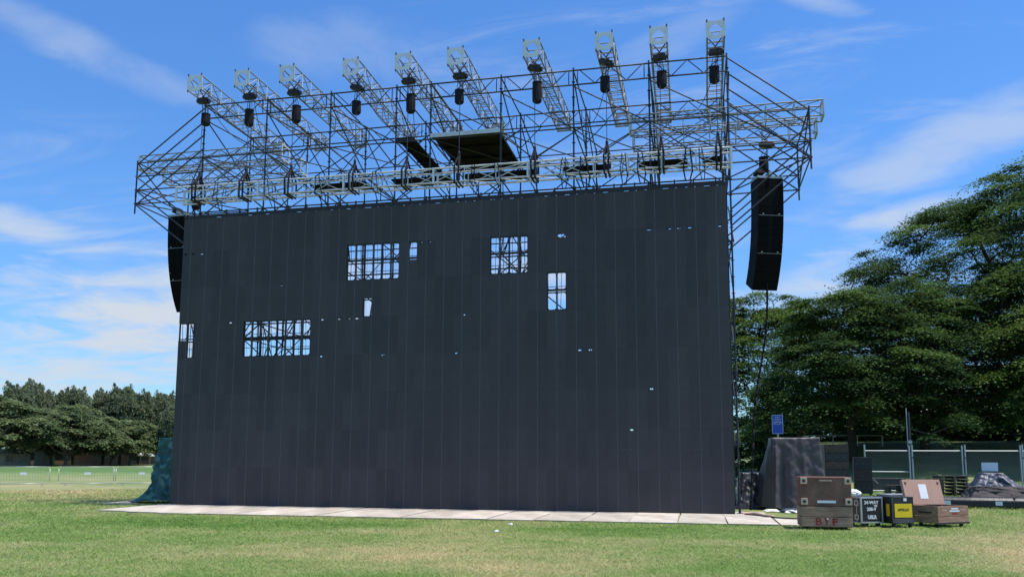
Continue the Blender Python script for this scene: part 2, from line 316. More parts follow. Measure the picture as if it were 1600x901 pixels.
# plywood sheets, two rows of them along the screen
def plywood():
    me = MB().box(0, 1.172, 0, 2.41, 0.0, 0.022).mesh('plywood_sheet', 'plywood')
    rnd = random.Random(5)
    for row in range(2):
        for k in range(17 if row == 0 else 16):
            x = -0.30 + 1.2 * k + (0.02 * rnd.uniform(-1, 1)); y = (-3.68 if row == 0 else -1.23) + 0.05 * rnd.uniform(-1, 1)
            if row == 0 and k == 0: y += 0.55
            if row == 0 and k == 1: y += 0.25
            o = inst('plywood_sheet', me, None, (x, y, 0.012 + (0.003 if k % 2 else 0.0)), (rnd.uniform(0, 0.004), rnd.uniform(-0.004, 0.004), rnd.uniform(-0.010, 0.010)))
            tag(o, '%s plywood sheet from the left in the %s row at the foot of the screen' % (ORD[k], 'front' if row == 0 else 'back'), 'plywood sheet', 'plywood sheets laid along the screen')
    o = inst('plywood_sheet', me, None, (-2.75, 0.05, 0.012), (0, 0, 0.06), (1, 0.62, 1)); tag(o, 'lone plywood sheet left of the screen under the teal tarp', 'plywood sheet', 'plywood sheets laid along the screen')
plywood()

# ------------------------------------------------------------------ LED screen
PW, PH, COLS, ROWS, Z0 = 0.6, 1.2, 30, 8, 0.06
def led_screen():
    t = thing('led_screen', 'huge matte black video wall of tall panels with missing modules showing daylight', 'video screen', (0, 0, 0))
    full = {'TL', 'TR', 'BL', 'BR'}
    missing = {(1, 10): full, (1, 11): full, (1, 12): full, (1, 13): {'TR'}, (1, 18): full, (1, 19): full, (2, 21): full, (2, 11): {'BL'},
               (3, 4): full, (3, 5): full, (3, 6): full, (3, 7): full, (3, 0): {'TL', 'TR', 'BR'}}
    slots = {(1, 21): {'TR'}}
    cache = {}
    def panel_mesh(miss, notch, slot):
        key = (frozenset(miss), frozenset(notch), frozenset(slot))
        if key in cache: return cache[key]
        b = MB(); g = 0.0005; cw = 0.0105
        spans = {'L': (g, PW / 2 - cw), 'R': (PW / 2 + cw, PW - g)}; zs = {'B': (g, PH / 2 - g * .6), 'T': (PH / 2 + g * .6, PH - g)}
        for zz in 'TB':
            for xx in 'LR':
                q = zz + xx
                if q in miss: continue
                (xa, xb), (za, zb) = spans[xx], zs[zz]
                if q in slot:
                    b.box(xa, xb, 0, 0.02, za, zb - 0.13); b.box(xa, xb, 0, 0.02, zb - 0.018, zb); continue
                if q in notch:
                    c = xa + (xb - xa) * (0.25 if xx == 'L' else 0.15); e = c + 0.09
                    b.box(xa, xb, 0, 0.02, za, zb - 0.060); b.box(xa, c, 0, 0.02, zb - 0.0595, zb); b.box(e, xb, 0, 0.02, zb - 0.0595, zb); continue
                b.box(xa, xb, 0, 0.02, za, zb)
        # cabinet frame: stiles, double mid rails, top and bottom rails, corner gussets
        F = 0.0205; D = 0.085
        b.box(0.001, 0.022, F, D, 0.001, PH - 0.001, 2); b.box(PW - 0.022, PW - 0.001, F, D, 0.001, PH - 0.001, 2)
        b.box(PW / 2 - 0.024, PW / 2 + 0.024, 0.0215, D - 0.002, 0.002, PH - 0.002, 1); b.box(PW / 2 - 0.0095, PW / 2 + 0.0095, -0.001, 0.021, 0.002, PH - 0.002, 1)
        for (za, zb) in ((0.0006, 0.03), (0.545, 0.575), (0.635, 0.665)):
            b.box(0.0225, PW / 2 - 0.0245, F + .002, D - 0.004, za, zb, 2); b.box(PW / 2 + 0.0245, PW - 0.0225, F + .002, D - 0.004, za, zb, 2)
        for xx in 'LR':
            xa, xb = (0.0225, PW / 2 - 0.0245) if xx == 'L' else (PW / 2 + 0.0245, PW - 0.0225)
            if 'T' + xx not in notch and 'T' + xx not in slot: b.box(xa, xb, F + .002, D - 0.004, PH - 0.03, PH - 0.0006, 2)
            for (zc, s) in ((0.03, 1), (0.545, -1), (0.665, 1), (PH - 0.03, -1)):
                for (xc, q) in ((xa, 1), (xb, -1)):
                    b.add([(xc, F + .004, zc), (xc + 0.045 * q, F + .004, zc), (xc, F + .004, zc + 0.045 * s)], [(0, 1, 2)], 2)
        b.box(0.003, PW - 0.003, D + .001, D + .006, -0.012, 0.024, 2); b.box(-0.010, 0.018, D + .007, D + .011, 0.03, PH - 0.05, 2)  # added strips behind the frame edges, blocking light leaks between panels
        cache[key] = b.mesh('panel', ['led_face', 'led_frame', 'led_frame_dark']); return cache[key]
    rnd = random.Random(11); prob = [0, .26, .16, .18, .13, .05, .02, 0]
    for r in range(ROWS):
        for c in range(COLS):
            miss = missing.get((r, c), set()); notch = set()
            if not miss and r > 0:
                if rnd.random() < prob[r]: notch.add(rnd.choice(['TL', 'TR']))
                if notch and rnd.random() < 0.3: notch = {'TL', 'TR'}
            o = inst('panel', panel_mesh(miss, notch, slots.get((r, c), set())), t, (c * PW, rnd.uniform(-0.0012, 0.0012), Z0 + (ROWS - 1 - r) * PH), (rnd.uniform(-.0007, .0007), 0, rnd.uniform(-.003, .003)))
            if len(miss) >= 3: o['label'] = 'panel frame with its modules missing'
    MB().box(0.01, 17.99, 0.03, 0.10, 0.036, Z0 - 0.002).build('kick_rail', 'led_frame_dark', t)
    top = Z0 + ROWS * PH
    bar = MB().box(-0.02, 18.02, 0.01, 0.07, top + 0.035, top + 0.12)
    bar.build('hanging_bar', 'led_frame_dark', t)
    hook = MB().box(-0.18, 0.02, 0.005, 0.065, 0.002, 0.034).box(0.06, 0.30, 0.005, 0.065, 0.002, 0.034).box(-0.02, 0.02, 0.0, 0.05, 0.121, 0.26)
    hm = hook.mesh('panel_hook', 'led_frame_dark')
    for c in range(COLS): inst('panel_hook', hm, t, (c * PW + 0.22 + 0.16 * rnd.random(), 0, top))
led_screen()
def panel_cables():
    """power and data leads that hang down the back of the panels, glimpsed through the openings"""
    rnd = random.Random(4); t = thing('cable_loom', 'thin dark cables hanging behind the screen, glimpsed through the missing modules', 'cables', (0, 0, 0))
    for c in range(COLS * 4):
        b = MB(); x = 0.03 + c * 0.15 + rnd.uniform(0, .1); z = 9.7; y = rnd.uniform(.16, .24); pts = [(x, y, z)]
        while z > 0.4: z -= .6; pts.append((x + rnd.uniform(-.025, .025), y + rnd.uniform(-.02, .02), z))
        b.path(pts, rnd.choice((.004, .006, .009)), 4).build('cable', 'rubber', t)
panel_cables()

# ------------------------------------------------------------------ scaffold
X = [0.38, 2.77, 5.13, 7.48, 8.68, 11.05, 13.41, 15.78, 18.14]
YR = [0.30, 3.40, 6.50]
XL, XR = -2.20, 20.47
TR_ = 0.0265
def scaffold():
    t = thing('scaffold_frame', 'tall grey steel tube scaffold standing behind and above the black screen with side wings', 'scaffold', (0, 0, 0))
    def standard_mesh(z0, z1, foot):
        b = MB().tube((0, 0, z0), (0, 0, z1), TR_, 8)
        z = math.ceil(z0 * 2) / 2 + 0.0
        while z < z1 - 0.1:
            if z > 0.2: b.tube((0, 0, z - 0.07 + .5 * 0), (0, 0, z - 0.055), 0.058, 8)
            if abs(z % 2 - 1.0) < .01: b.tube((0, 0, z - 0.35), (0, 0, z - 0.12), 0.033, 8)
            z += 0.5
        if foot: b.box(-0.09, 0.09, -0.09, 0.09, 0.036, 0.048).tube((0, 0, 0.048), (0, 0, 0.30), 0.036, 8)
        return b.mesh('standard', 'steel')
    full = standard_mesh(0.048, 13.92, True); low = standard_mesh(0.048, 13.55, True)
    for x in X:
        for j, y in enumerate(YR): inst('standard', full if j < 2 else low, t, (x, y, 0))
    wing = standard_mesh(10.08, 12.02, False)
    for x in (XL, XR):
        for y in YR[:2]: inst('standard', wing, t, (x, y, 0))
    # lattice girders across the top
    def girder(L_, h):
        b = MB().tube((0, 0, 0), (L_, 0, 0), 0.026, 8).tube((0, 0, -h), (L_, 0, -h), 0.026, 8)
        for xx in (0.14, L_ - 0.14): b.tube((xx, 0, 0), (xx, 0, -h), 0.017, 6)
        k = max(1, round((L_ - 0.4) / 1.0)); w_ = (L_ - 0.4) / k
        for i in range(k):
            a = 0.2 + i * w_; b.tube((a, 0, 0), (a + w_ / 2, 0, -h), 0.015, 6).tube((a + w_ / 2, 0, -h), (a + w_, 0, 0), 0.015, 6)
        return b.mesh('lattice_girder', 'steel', True)
    for j, z in ((0, 13.80), (1, 13.80)):
        for i in range(len(X) - 1):
            L_ = X[i + 1] - X[i]; inst('lattice_girder', girder(L_, 0.48), t, (X[i], YR[j] - 0.055, z))
    for i in range(len(X) - 1):
        inst('lattice_girder', girder(X[i + 1] - X[i], 0.40), t, (X[i], YR[1] + 0.06, 10.36))
    # ledgers and transoms that show above the screen
    for i in range(len(X) - 1):
        for j, zs in ((0, (11.93, 10.42, 9.97)), (1, (11.93, 9.97)), (2, (13.42, 11.93, 10.42, 9.97))):
            for z in zs: tube('ledger', (X[i], YR[j], z), (X[i + 1], YR[j], z), 0.024, 'steel', t)
    for x in X:
        for j in range(2):
            for z in (13.82, 11.95, 10.44):
                tube('transom', (x, YR[j], z), (x, YR[j + 1], z if not (j == 1 and z > 13) else 13.44), 0.024, 'steel', t)
            tube('side_brace', (x + 0.05, YR[j], 13.32), (x + 0.05, YR[j + 1], 11.95), 0.022, 'steel', t)
            tube('side_brace', (x - 0.05, YR[j], 10.44), (x - 0.05, YR[j + 1], 11.93), 0.022, 'steel', t)
    for i in range(len(X) - 1):
        if X[i + 1] - X[i] < 1.5: continue
        tube('bay_brace', (X[i], YR[0] + 0.05, 13.32), (X[i + 1], YR[0] + 0.05, 11.93), 0.022, 'steel', t)
        tube('bay_brace', (X[i], YR[0] + 0.05, 11.93), (X[i + 1], YR[0] + 0.05, 9.97), 0.022, 'steel', t)
        tube('bay_brace', (X[i], YR[1] + 0.05, 11.93), (X[i + 1], YR[1] + 0.05, 13.32), 0.022, 'steel', t)
        tube('bay_brace', (X[i], YR[1] + 0.05, 9.97), (X[i + 1], YR[1] + 0.05, 11.93), 0.022, 'steel', t)
        tube('bay_brace', (X[i], YR[2] + 0.05, 13.42) if i % 2 else (X[i], YR[2] + .05, 11.93), (X[i + 1], YR[2] + 0.05, 11.93 if i % 2 else 13.42), 0.022, 'steel', t)
        # short knee struts under the top girder
        tube('knee_strut', (X[i], YR[1], 12.60), (X[i] + 0.75, YR[1], 13.33), 0.018, 'steel', t)
        tube('knee_strut', (X[i + 1], YR[1], 12.60), (X[i + 1] - 0.75, YR[1], 13.33), 0.018, 'steel', t)
    # plan bracing of the roof level
    for i in range(0, len(X) - 1):
        tube('plan_brace', (X[i], YR[0], 11.96), (X[i + 1], YR[1], 11.96), 0.02, 'steel', t)
        tube('plan_brace', (X[i + 1], YR[1], 13.30), (X[i], YR[2], 13.38), 0.02, 'steel', t)
    # wings
    for xi, xo in ((X[0], XL), (X[-1], XR)):
        for y in YR[:2]:
            for z in (11.93, 11.43, 10.93, 10.43):
                if z == 11.43 and xo > 0: continue
                tube('ledger', (xi, y, z), (xo, y, z), 0.024, 'steel', t)
            for k, z in enumerate((11.93, 11.43, 10.93, 10.43)):
                tube('stay', (xi, y + 0.05, 13.80 - 0.5 * k), (xo, y + 0.05, z), 0.024, 'steel', t)
                if k: tube('knee_brace', (xo, y - 0.05, z), (xi, y - 0.05, z - 1.95), 0.024, 'steel', t)
        for z in (11.95, 10.95, 10.45): tube('transom', (xo, YR[0], z), (xo, YR[1], z), 0.024, 'steel', t)
        tube('side_brace', (xo, YR[0], 10.45), (xo, YR[1], 11.93), 0.022, 'steel', t); tube('side_brace', (xo, YR[0], 11.93), (xo, YR[1], 10.45), 0.022, 'steel', t)
        tube('plan_brace', (xi, YR[0], 11.96), (xo, YR[1], 11.96), 0.022, 'steel', t); tube('plan_brace', (xi, YR[1], 10.96), (xo, YR[0], 10.96), 0.022, 'steel', t)
        tube('plan_brace', (xi, YR[1], 10.46), (xo, YR[0], 10.46), 0.022, 'steel', t)
    # the lattice behind the screen, seen only through the gaps
    b = MB()
    for j, y in enumerate(YR):
        for z in (8.0, 7.5, 6.0, 5.5, 4.0, 2.0):
            if j and z in (7.5, 5.5): continue
            b.tube((X[0], y, z), (X[-1], y, z), 0.024, 6)
        for i in range(len(X) - 1):
            for k, z in enumerate((2, 4, 6, 8)):
                a, c = (X[i], X[i + 1]) if (i + k + j) % 2 else (X[i + 1], X[i]); b.tube((a, y + .05, z), (c, y + .05, z + 2), 0.022, 6)
    for x in X:
        for z in (2.0, 4.0, 6.0, 8.0):
            for j in range(2): b.tube((x, YR[j], z + .03), (x, YR[j + 1], z + .03), 0.024, 6); b.tube((x + .05, YR[j], z), (x + .05, YR[j + 1], z + 2), 0.022, 6)
    rnd = random.Random(12)
    for k in range(70):      # loose bracing tubes, strops and tie bars close behind the panels
        x = rnd.uniform(.2, 17.8); z = rnd.uniform(4.6, 8.9); b.tube((x, .34 + rnd.uniform(0, .5), z - .7), (x + rnd.uniform(-.9, .9), .34 + rnd.uniform(0, .5), z + .7), .02, 5)
    for i in range(len(X) * 3):
        x = .3 + i * .68; b.tube((x, .22, .2), (x, .22, 9.6), .013, 6)
    for z in (8.05, 7.6, 5.65, 5.2, 6.85, 4.45): b.tube((.1, .28, z), (17.9, .28, z), .010, 6)
    o = b.build('inner_lattice', 'steel', t, smooth=True); o['kind'] = 'stuff'
    # boarded platform and walkway planks
    for (x0, x1, k) in ((8.74, 11.00, 4), (7.52, 8.10, 1)):
        wd = (x1 - x0) / k
        for i in range(k): MB().box(x0 + i * wd + .004, x0 + (i + 1) * wd - .004, 0.24, 3.46, 12.02, 12.05).build('deck_board', 'deck_ply', t)
        for y in (0.26, 1.3, 2.35, 3.40): MB().box(x0, x1, y, y + 0.06, 11.955, 12.018).build('deck_joist', 'plank' if y > .3 else 'steel', t)
    MB().box(8.70, 11.04, 0.205, 0.236, 11.955, 12.09).build('deck_fascia', 'aluminium', t)
    rnd = random.Random(3); x = 4.4
    while x < 17.5:
        L_ = rnd.choice((1.5, 2.0, 2.0, 2.35)); 
        for q in range(3): MB().box(x, min(x + L_, 17.95), 0.42 + q * 0.27, 0.42 + q * 0.27 + 0.25, 10.68, 10.72).build('walkway_plank', 'plank', t)
        x += L_ + rnd.choice((0.02, 0.45, 0.9))
scaffold()

# ------------------------------------------------------------------ box trusses
def truss_parts(t, Lx, s, bay, axis='x', ladder=False, m='aluminium'):
    """box truss with one corner at the origin, running along +x or +y; chords, posts, rungs and diagonals are single parts"""
    def P(l, a, z): return (l, a, z) if axis == 'x' else (a, l, z)
    r = 0.030 if m == 'aluminium' else 0.024
    for a in (0, s):
        for z in (0, s): tube('chord', P(0, a, z), P(Lx, a, z), r, m, t)
    k = max(1, round(Lx / bay)); w_ = Lx / k
    for i in range(k + 1):
        l = min(max(i * w_, 0.03), Lx - 0.03)
        for a in (0, s): tube('post', P(l, a, 0), P(l, a, s), 0.019, 'plate' if (a or axis == 'x') else m, t, 6)  # on the arms only right-hand posts are paler: sunlight put into the colour
        for z in (0, s): tube('rung', P(l, 0, z), P(l, s, z), 0.016, m, t, 6)
        if i < k:
            l2 = min((i + 1) * w_, Lx - .03)
            for q, a in enumerate((0, s)):
                z0, z1 = (0, s) if (i + q) % 2 else (s, 0); tube('diagonal', P(l, a, z0), P(l2, a, z1), 0.015, m, t, 6)
            if not ladder or i % 3 == 1: tube('diagonal', P(l, 0, 0), P(l2, s, 0), 0.014, m, t, 6)
            if not ladder: tube('diagonal', P(l, s, s), P(l2, 0, s), 0.014, m, t, 6)
            if ladder: tube('rung', P((l + l2) / 2, 0, 0), P((l + l2) / 2, s, 0), 0.013, m, t, 6)
def end_plate_mesh(s):
    # square plate with a diamond opening
    b = MB(); e = 0.035; o = [(-e, -e), (s + e, -e), (s + e, s + e), (-e, s + e)]; c = s / 2; d = s * 0.42
    i_ = [(c, c - d), (c + d, c), (c, c + d), (c - d, c)]
    vs = [(x, 0.0, z) for x, z in o + i_] + [(x, 0.012, z) for x, z in o + i_]
    fs = []
    for k in range(4):
        a, b2 = k, (k + 1) % 4
        fs += [(a, b2, 4 + a), (b2, 4 + b2, 4 + a), (8 + a, 12 + a, 8 + b2), (8 + b2, 12 + a, 12 + b2), (a, 8 + a, 8 + b2, b2), (4 + a, 4 + b2, 12 + b2, 12 + a)]
    b.add(vs, fs); return b.mesh('end_plate', 'plate')
ARM_X = [0.66, 2.41, 4.05, 6.30, 8.09, 9.83, 12.27, 14.51, 16.14, 17.80]
ARM_ROT = [0.02, 0.0, -0.01, 0.02, 0.0, 0.01, -0.012, -0.005, 0.012, -0.01]
def arms():
    s = 0.49; Lx = 6.1
    first = thing('truss_arm', 'x', 'truss', (0, 0, 0), 0, 'roof truss arms'); truss_parts(first, Lx, s, 0.61, axis='y', ladder=True, m='alu_dull')
    pm = end_plate_mesh(s); inst('end_plate', pm, first, (0, -0.014, 0)); inst('end_plate', pm, first, (0, Lx + 0.002, 0))
    bolt = MB().tube((0, 0, -0.02), (0, 0, 0.05), 0.022, 8).mesh('bolt', 'chain')
    for (a, z) in ((0, s), (s, s), (0, 0), (s, 0)): inst('bolt', bolt, first, (a, -0.02, z + (0.03 if z else -0.05)))
    for k, x in enumerate(ARM_X):
        o = first if k == 0 else copy_tree(first)
        o.location = (x - s / 2, -0.80, 13.895); o.rotation_euler = (0, 0, ARM_ROT[k])
        o['label'] = '%s square aluminium truss arm from the left jutting forward above the screen' % ORD[k]
arms()
HEAD_Y, HEAD_Z = -0.52, 10.16
def header():
    t = thing('header_truss', 'long pale aluminium box truss hanging level just above the screen', 'truss', (-0.02, HEAD_Y, HEAD_Z))
    truss_parts(t, 18.18, 0.46, 1.01, axis='x')
    jm = MB().box(-0.03, 0.03, -0.028, 0.028, -0.03, 0.49).mesh('joint_post', 'plate')
    for k in range(7):
        for a in (0.0, 0.46): inst('joint_post', jm, t, (3.03 * k, a, 0))
header()
def side_trusses():
    for side, x0, Lx in (('left', -2.70, 5.7), ('right', 15.10, 5.9)):
        for q, y in enumerate((1.02, 2.45)):
            t = thing('side_truss', '%s aluminium truss carrying the %s loudspeaker wing of the scaffold' % ('front' if q == 0 else 'rear', side), 'truss', (x0, y, 11.985), 0, 'trusses over the loudspeaker wings')
            truss_parts(t, Lx, 0.5, 0.84, axis='x', m='alu_dull')
            for e in (0.0, Lx):
                f = MB().box(e - .012, e + .012, -.03, .53, -.03, 0.02).box(e - .012, e + .012, -.03, .53, .48, .53).box(e - .012, e + .012, -.03, .02, 0.021, .479).box(e - .012, e + .012, .48, .53, 0.021, .479)
                f.build('end_frame', 'plate', t)
side_trusses()

# ------------------------------------------------------------------ chain hoists
def lathe(prof, n=12):
    b = MB(); vs = [(r * math.cos(2 * math.pi * i / n), r * math.sin(2 * math.pi * i / n), z) for r, z in prof for i in range(n)]
    fs = [(j * n + i, j * n + (i + 1) % n, (j + 1) * n + (i + 1) % n, (j + 1) * n + i) for j in range(len(prof) - 1) for i in range(n)]
    fs += [tuple(range(n - 1, -1, -1)), tuple(range((len(prof) - 1) * n, len(prof) * n))]
    return b.add(vs, fs)
def hoist(loc, drop, label, group, rz=0.0, tilt=0.0, sling_to=None, bag=0.5, bag_off=(0.06, 0.12)):
    """motor at the origin, chain straight down by drop, bag beside the chain"""
    t = thing('chain_hoist', label, 'chain hoist', loc, rz, group)
    b = MB().hexa([(-.27, -.12, -.09), (.27, -.12, -.09), (.27, .12, -.09), (-.27, .12, -.09), (-.24, -.11, .12), (.24, -.11, .12), (.24, .11, .12), (-.24, .11, .12)])
    b.tube((-.31, 0, .01), (-.27, 0, .01), .085, 10).tube((.27, 0, .01), (.33, 0, .01), .10, 10).box(-.06, .06, -.05, .05, .12, .2)
    o = b.build('motor', 'black_plastic', t, bevel=0.02); o.rotation_euler = (0, tilt, 0); o.scale = (.76, .85, .82)
    for s in (-1, 1): tube('sling', (0, 0, .18), (0.2 * s, 0.02, .46), 0.018, 'black_fabric', t, 6)
    tube('chain', (0, 0, -.08), (0, 0, -drop), 0.011, 'chain', t, 6)
    bx, by_ = bag_off
    o = lathe([(0.11, -.42 - bag), (0.15, -.42 - bag + .05), (0.155, -.7), (0.145, -.45), (0.16, -.42)]).build('chain_bag', 'black_fabric', t, smooth=False); o.location = (bx, by_, 0)
    for s in (-1, 1): tube('bag_strap', (bx + .1 * s, by_, -.43), (.06 * s, 0.03, -.09), 0.009, 'black_fabric', t, 6)
    tube('slack_chain', (0.03, 0.02, -.09), (bx, by_, -.45), 0.010, 'chain', t, 6)
    lathe([(0.02, -drop - .14), (0.045, -drop - .1), (0.045, -drop), (0.025, -drop + .06)], 8).build('hook', 'black_plastic', t)
    if sling_to:      # round slings choked round the truss below: half width along x, depth of truss, z of truss top and bottom
        y0, y1, zt, zb = sling_to; m = MB()
        for yy in (y0, y1):
            for s in (-1, 1):
                top = Vector((0.02 * s, 0, -drop - .10)); a = Vector((0.07 * s, yy, zt)); c = Vector((0.06 * s, yy, zb))
                m.tube(top, a, 0.030, 6).tube(a, c, 0.030, 6)
        for s in (-1, 1): m.tube((0.06 * s, y0, zb), (0.06 * s, y1, zb), 0.03, 6)
        m.build('round_sling', 'black_fabric', t)
    return t
def hoists():
    tl = [0.05, 0.0, 0.05, 0.28, 0.0, 0.02, 0.2, 0.38, -0.1, 0.0]; rz = [.1, .0, .05, .3, .0, .05, -.5, -.5, .1, -.2]; bg = [.40, .56, .56, .42, .60, .44, .66, .46, .48, .48]
    zz = [13.72, 13.72, 13.70, 13.66, 13.72, 13.72, 13.74, 13.70, 13.70, 13.70]
    for k, x in enumerate(ARM_X):
        zt = HEAD_Z + 0.46 - zz[k]; zb = HEAD_Z - zz[k]; drop = zz[k] - (HEAD_Z + 0.46) - 0.55
        hoist((x, -0.27, zz[k]), drop, 'black chain hoist under the tip of the %s truss arm from the left' % ORD[k], 'chain hoists above the screen', 0.0, tl[k], (-0.29, 0.27, zt + .03, zb - .03), bg[k], (0.05 * (-1) ** k, 0.12))
    hoist((19.36, 1.95, 11.52), 0.80, 'black chain hoist above the right line array', 'hoists over the loudspeakers', 0.2, 0.0, None, 0.46, (-0.10, 0.0))
    hoist((-0.98, 1.95, 11.52), 0.80, 'black chain hoist above the left line array', 'hoists over the loudspeakers', -0.2, 0.1, None, 0.46, (0.10, 0.0))
    # straps tied along the header truss
    rnd = random.Random(8); sm = MB()
    for dx in (-.04, .05): sm.tube((dx, -.03, .50), (dx * 2, -.03, -.05), .013, 6).tube((dx, .49, .50), (dx * 2, .49, -.05), .013, 6).tube((dx, -.03, .50), (dx, .49, .50), .013, 6).tube((dx * 2, -.03, -.05), (dx * 2, .49, -.05), .013, 6).tube((dx * 2, 0.3, -.05), (dx, .42, -.32), .015, 6)
    me = sm.mesh('tie_strap', 'black_fabric'); xs_ = [1.5, 3.3, 5.05, 7.1, 10.4, 11.2, 13.2, 13.9, 15.1, 15.5, 16.9, 17.3]
    for k, x in enumerate(xs_):
        o = inst('tie_strap', me, None, (x + rnd.uniform(-.1, .1), HEAD_Y, HEAD_Z), (0, rnd.uniform(-.1, .1), 0), (1 + rnd.uniform(-.2, .5), 1, 1))
        tag(o, '%s black strap from the left looped round the header truss' % ORD[k], 'strap', 'straps round the header truss')
hoists()

# ------------------------------------------------------------------ line arrays
def line_array(loc, rz, label, curve):
    t = thing('line_array', label, 'loudspeaker', loc, rz)
    n = 12; h = 0.288; wd = 0.80; dp = 0.62
    # positions along a curve bending backwards
    y, z, ang = 0.0, 0.0, 0.0; group_gap = {3, 7}
    for k in range(n):
        ang = curve[0] + (curve[1] - curve[0]) * (k / (n - 1)) ** 1.6
        mtx = Matrix.Translation((0, y, z)) @ Matrix.Rotation(ang, 4, 'X')
        c = bpy.data.objects.new('speaker_cabinet', CAB); link(c, t); c.matrix_local = mtx
        gr = bpy.data.objects.new('front_grille', GRILLE_A if k < 8 else GRILLE_B); link(gr, c)
        if k in group_gap:
            for s in (-1, 1): inst('latch', LATCH, c, (s * 0.25, -0.008, -h + 0.05))
            inst('trim_strip', STRIP, c, (0, -0.012, -h + 0.006))
        y += math.sin(ang) * h; z -= math.cos(ang) * h
    f = MB().box(-.38, .38, .03, .09, .02, .09).box(-.38, .38, .48, .54, .02, .09).box(-.40, -.35, .0, .60, .02, .09).box(.35, .40, .0, .60, .02, .09).box(-.05, .05, -.05, .66, .092, .20)
    f.build('flying_frame', 'galv', t)
    bmp = MB().hexa([(-.36, .1, .21), (-.1, .1, .21), (-.1, .5, .21), (-.36, .5, .21), (-.30, .16, .38), (-.16, .16, .38), (-.16, .44, .38), (-.30, .44, .38)]); bmp.build('cable_bundle', 'black_fabric', t)
    return t
_h = 0.288
CAB = MB().hexa([(-.40, 0, -_h + .003), (.40, 0, -_h + .003), (.38, .62, -_h + .004), (-.38, .62, -_h + .004), (-.40, 0, -.003), (.40, 0, -.003), (.38, .62, -.004), (-.38, .62, -.004)]).mesh('speaker_cabinet', 'speaker_side')
GRILLE_A = MB().box(-.395, -.045, -.008, -.0005, -_h + .004, -.004).box(.045, .395, -.008, -.0005, -_h + .004, -.004).box(-.018, .012, -.004, -.0005, -_h + .003, -.003).mesh('front_grille', 'speaker')
GRILLE_B = MB().box(-.395, .395, -.008, -.0005, -_h + .004, -.004).mesh('front_grille', 'speaker')
LATCH = MB().box(-.025, .025, -.012, -.004, -.012, .012).mesh('latch', 'galv')
STRIP = MB().box(-.39, .39, -.006, .0, -.004, .004).mesh('trim_strip', 'galv')
line_array((19.36, 0.95, 10.08), 0.32, 'black line array loudspeaker hanging right of the screen', (0.02, 0.52))
line_array((-0.92, 0.95, 10.10), -0.05, 'black line array loudspeaker hanging left of the screen, half hidden behind it', (0.02, 0.52))
def cables():
    def cable(pts, r, m, name, label):
        P = [Vector(p) for p in pts]; out = []
        for i in range(len(P) - 1):
            p0, p1, p2, p3 = P[max(0, i - 1)], P[i], P[i + 1], P[min(len(P) - 1, i + 2)]
            for q in range(6):
                u = q / 6; out.append(0.5 * ((2 * p1) + (-p0 + p2) * u + (2 * p0 - 5 * p1 + 4 * p2 - p3) * u * u + (-p0 + 3 * p1 - 3 * p2 + p3) * u ** 3))
        out.append(P[-1]); b = MB().path(out, r, 6); tag(b.build(name, m, smooth=True), label, 'cable')
    cable([(19.2, 1.5, 6.95), (19.15, 1.6, 5.6), (18.95, 1.7, 4.4), (18.75, 1.8, 3.2), (18.6, 2.0, 1.0), (18.55, 2.2, 0.04)], 0.032, 'black_fabric', 'speaker_cable', 'black cable trailing down from the right line array to the ground')
    for k, xa in enumerate(ARM_X):      # motor leads sagging back from the arm tips to the tower
        if k in (2, 8): continue
        x2 = xa + (0.9, -0.8, 0, 1.1, -0.9, 0.8, 1.3, -1.2, 0, -1.0)[k]; sag = 0.75 + 0.12 * (k % 3)
        pts = [(xa + .1, -.2, 13.70)] + [(xa + .1 + (x2 - xa - .1) * f, -.2 + 3.6 * f, 13.70 - .15 * f - sag * 4 * f * (1 - f)) for f in (.2, .4, .6, .8)] + [(x2, 3.4, 13.55)]
        cable(pts, .011, 'rubber', 'motor_lead', 'thin black lead sagging back from the %s truss arm from the left' % ORD[k])
    cable([(18.25, -0.2, 0.05), (18.6, -0.6, 0.05), (18.9, -1.3, 0.05), (19.5, -1.6, 0.05), (20.3, -1.2, 0.03)], 0.02, 'rubber', 'floor_cable', 'thin black cable lying on the plywood by the right edge of the screen')
    cable([(18.2, 0.1, 0.06), (18.5, 0.2, 0.07), (18.75, -0.5, 0.06), (18.95, -1.0, 0.06)], 0.035, 'pale_wood', 'cable_end', 'tan hose end on the ground at the right screen corner')
cables()

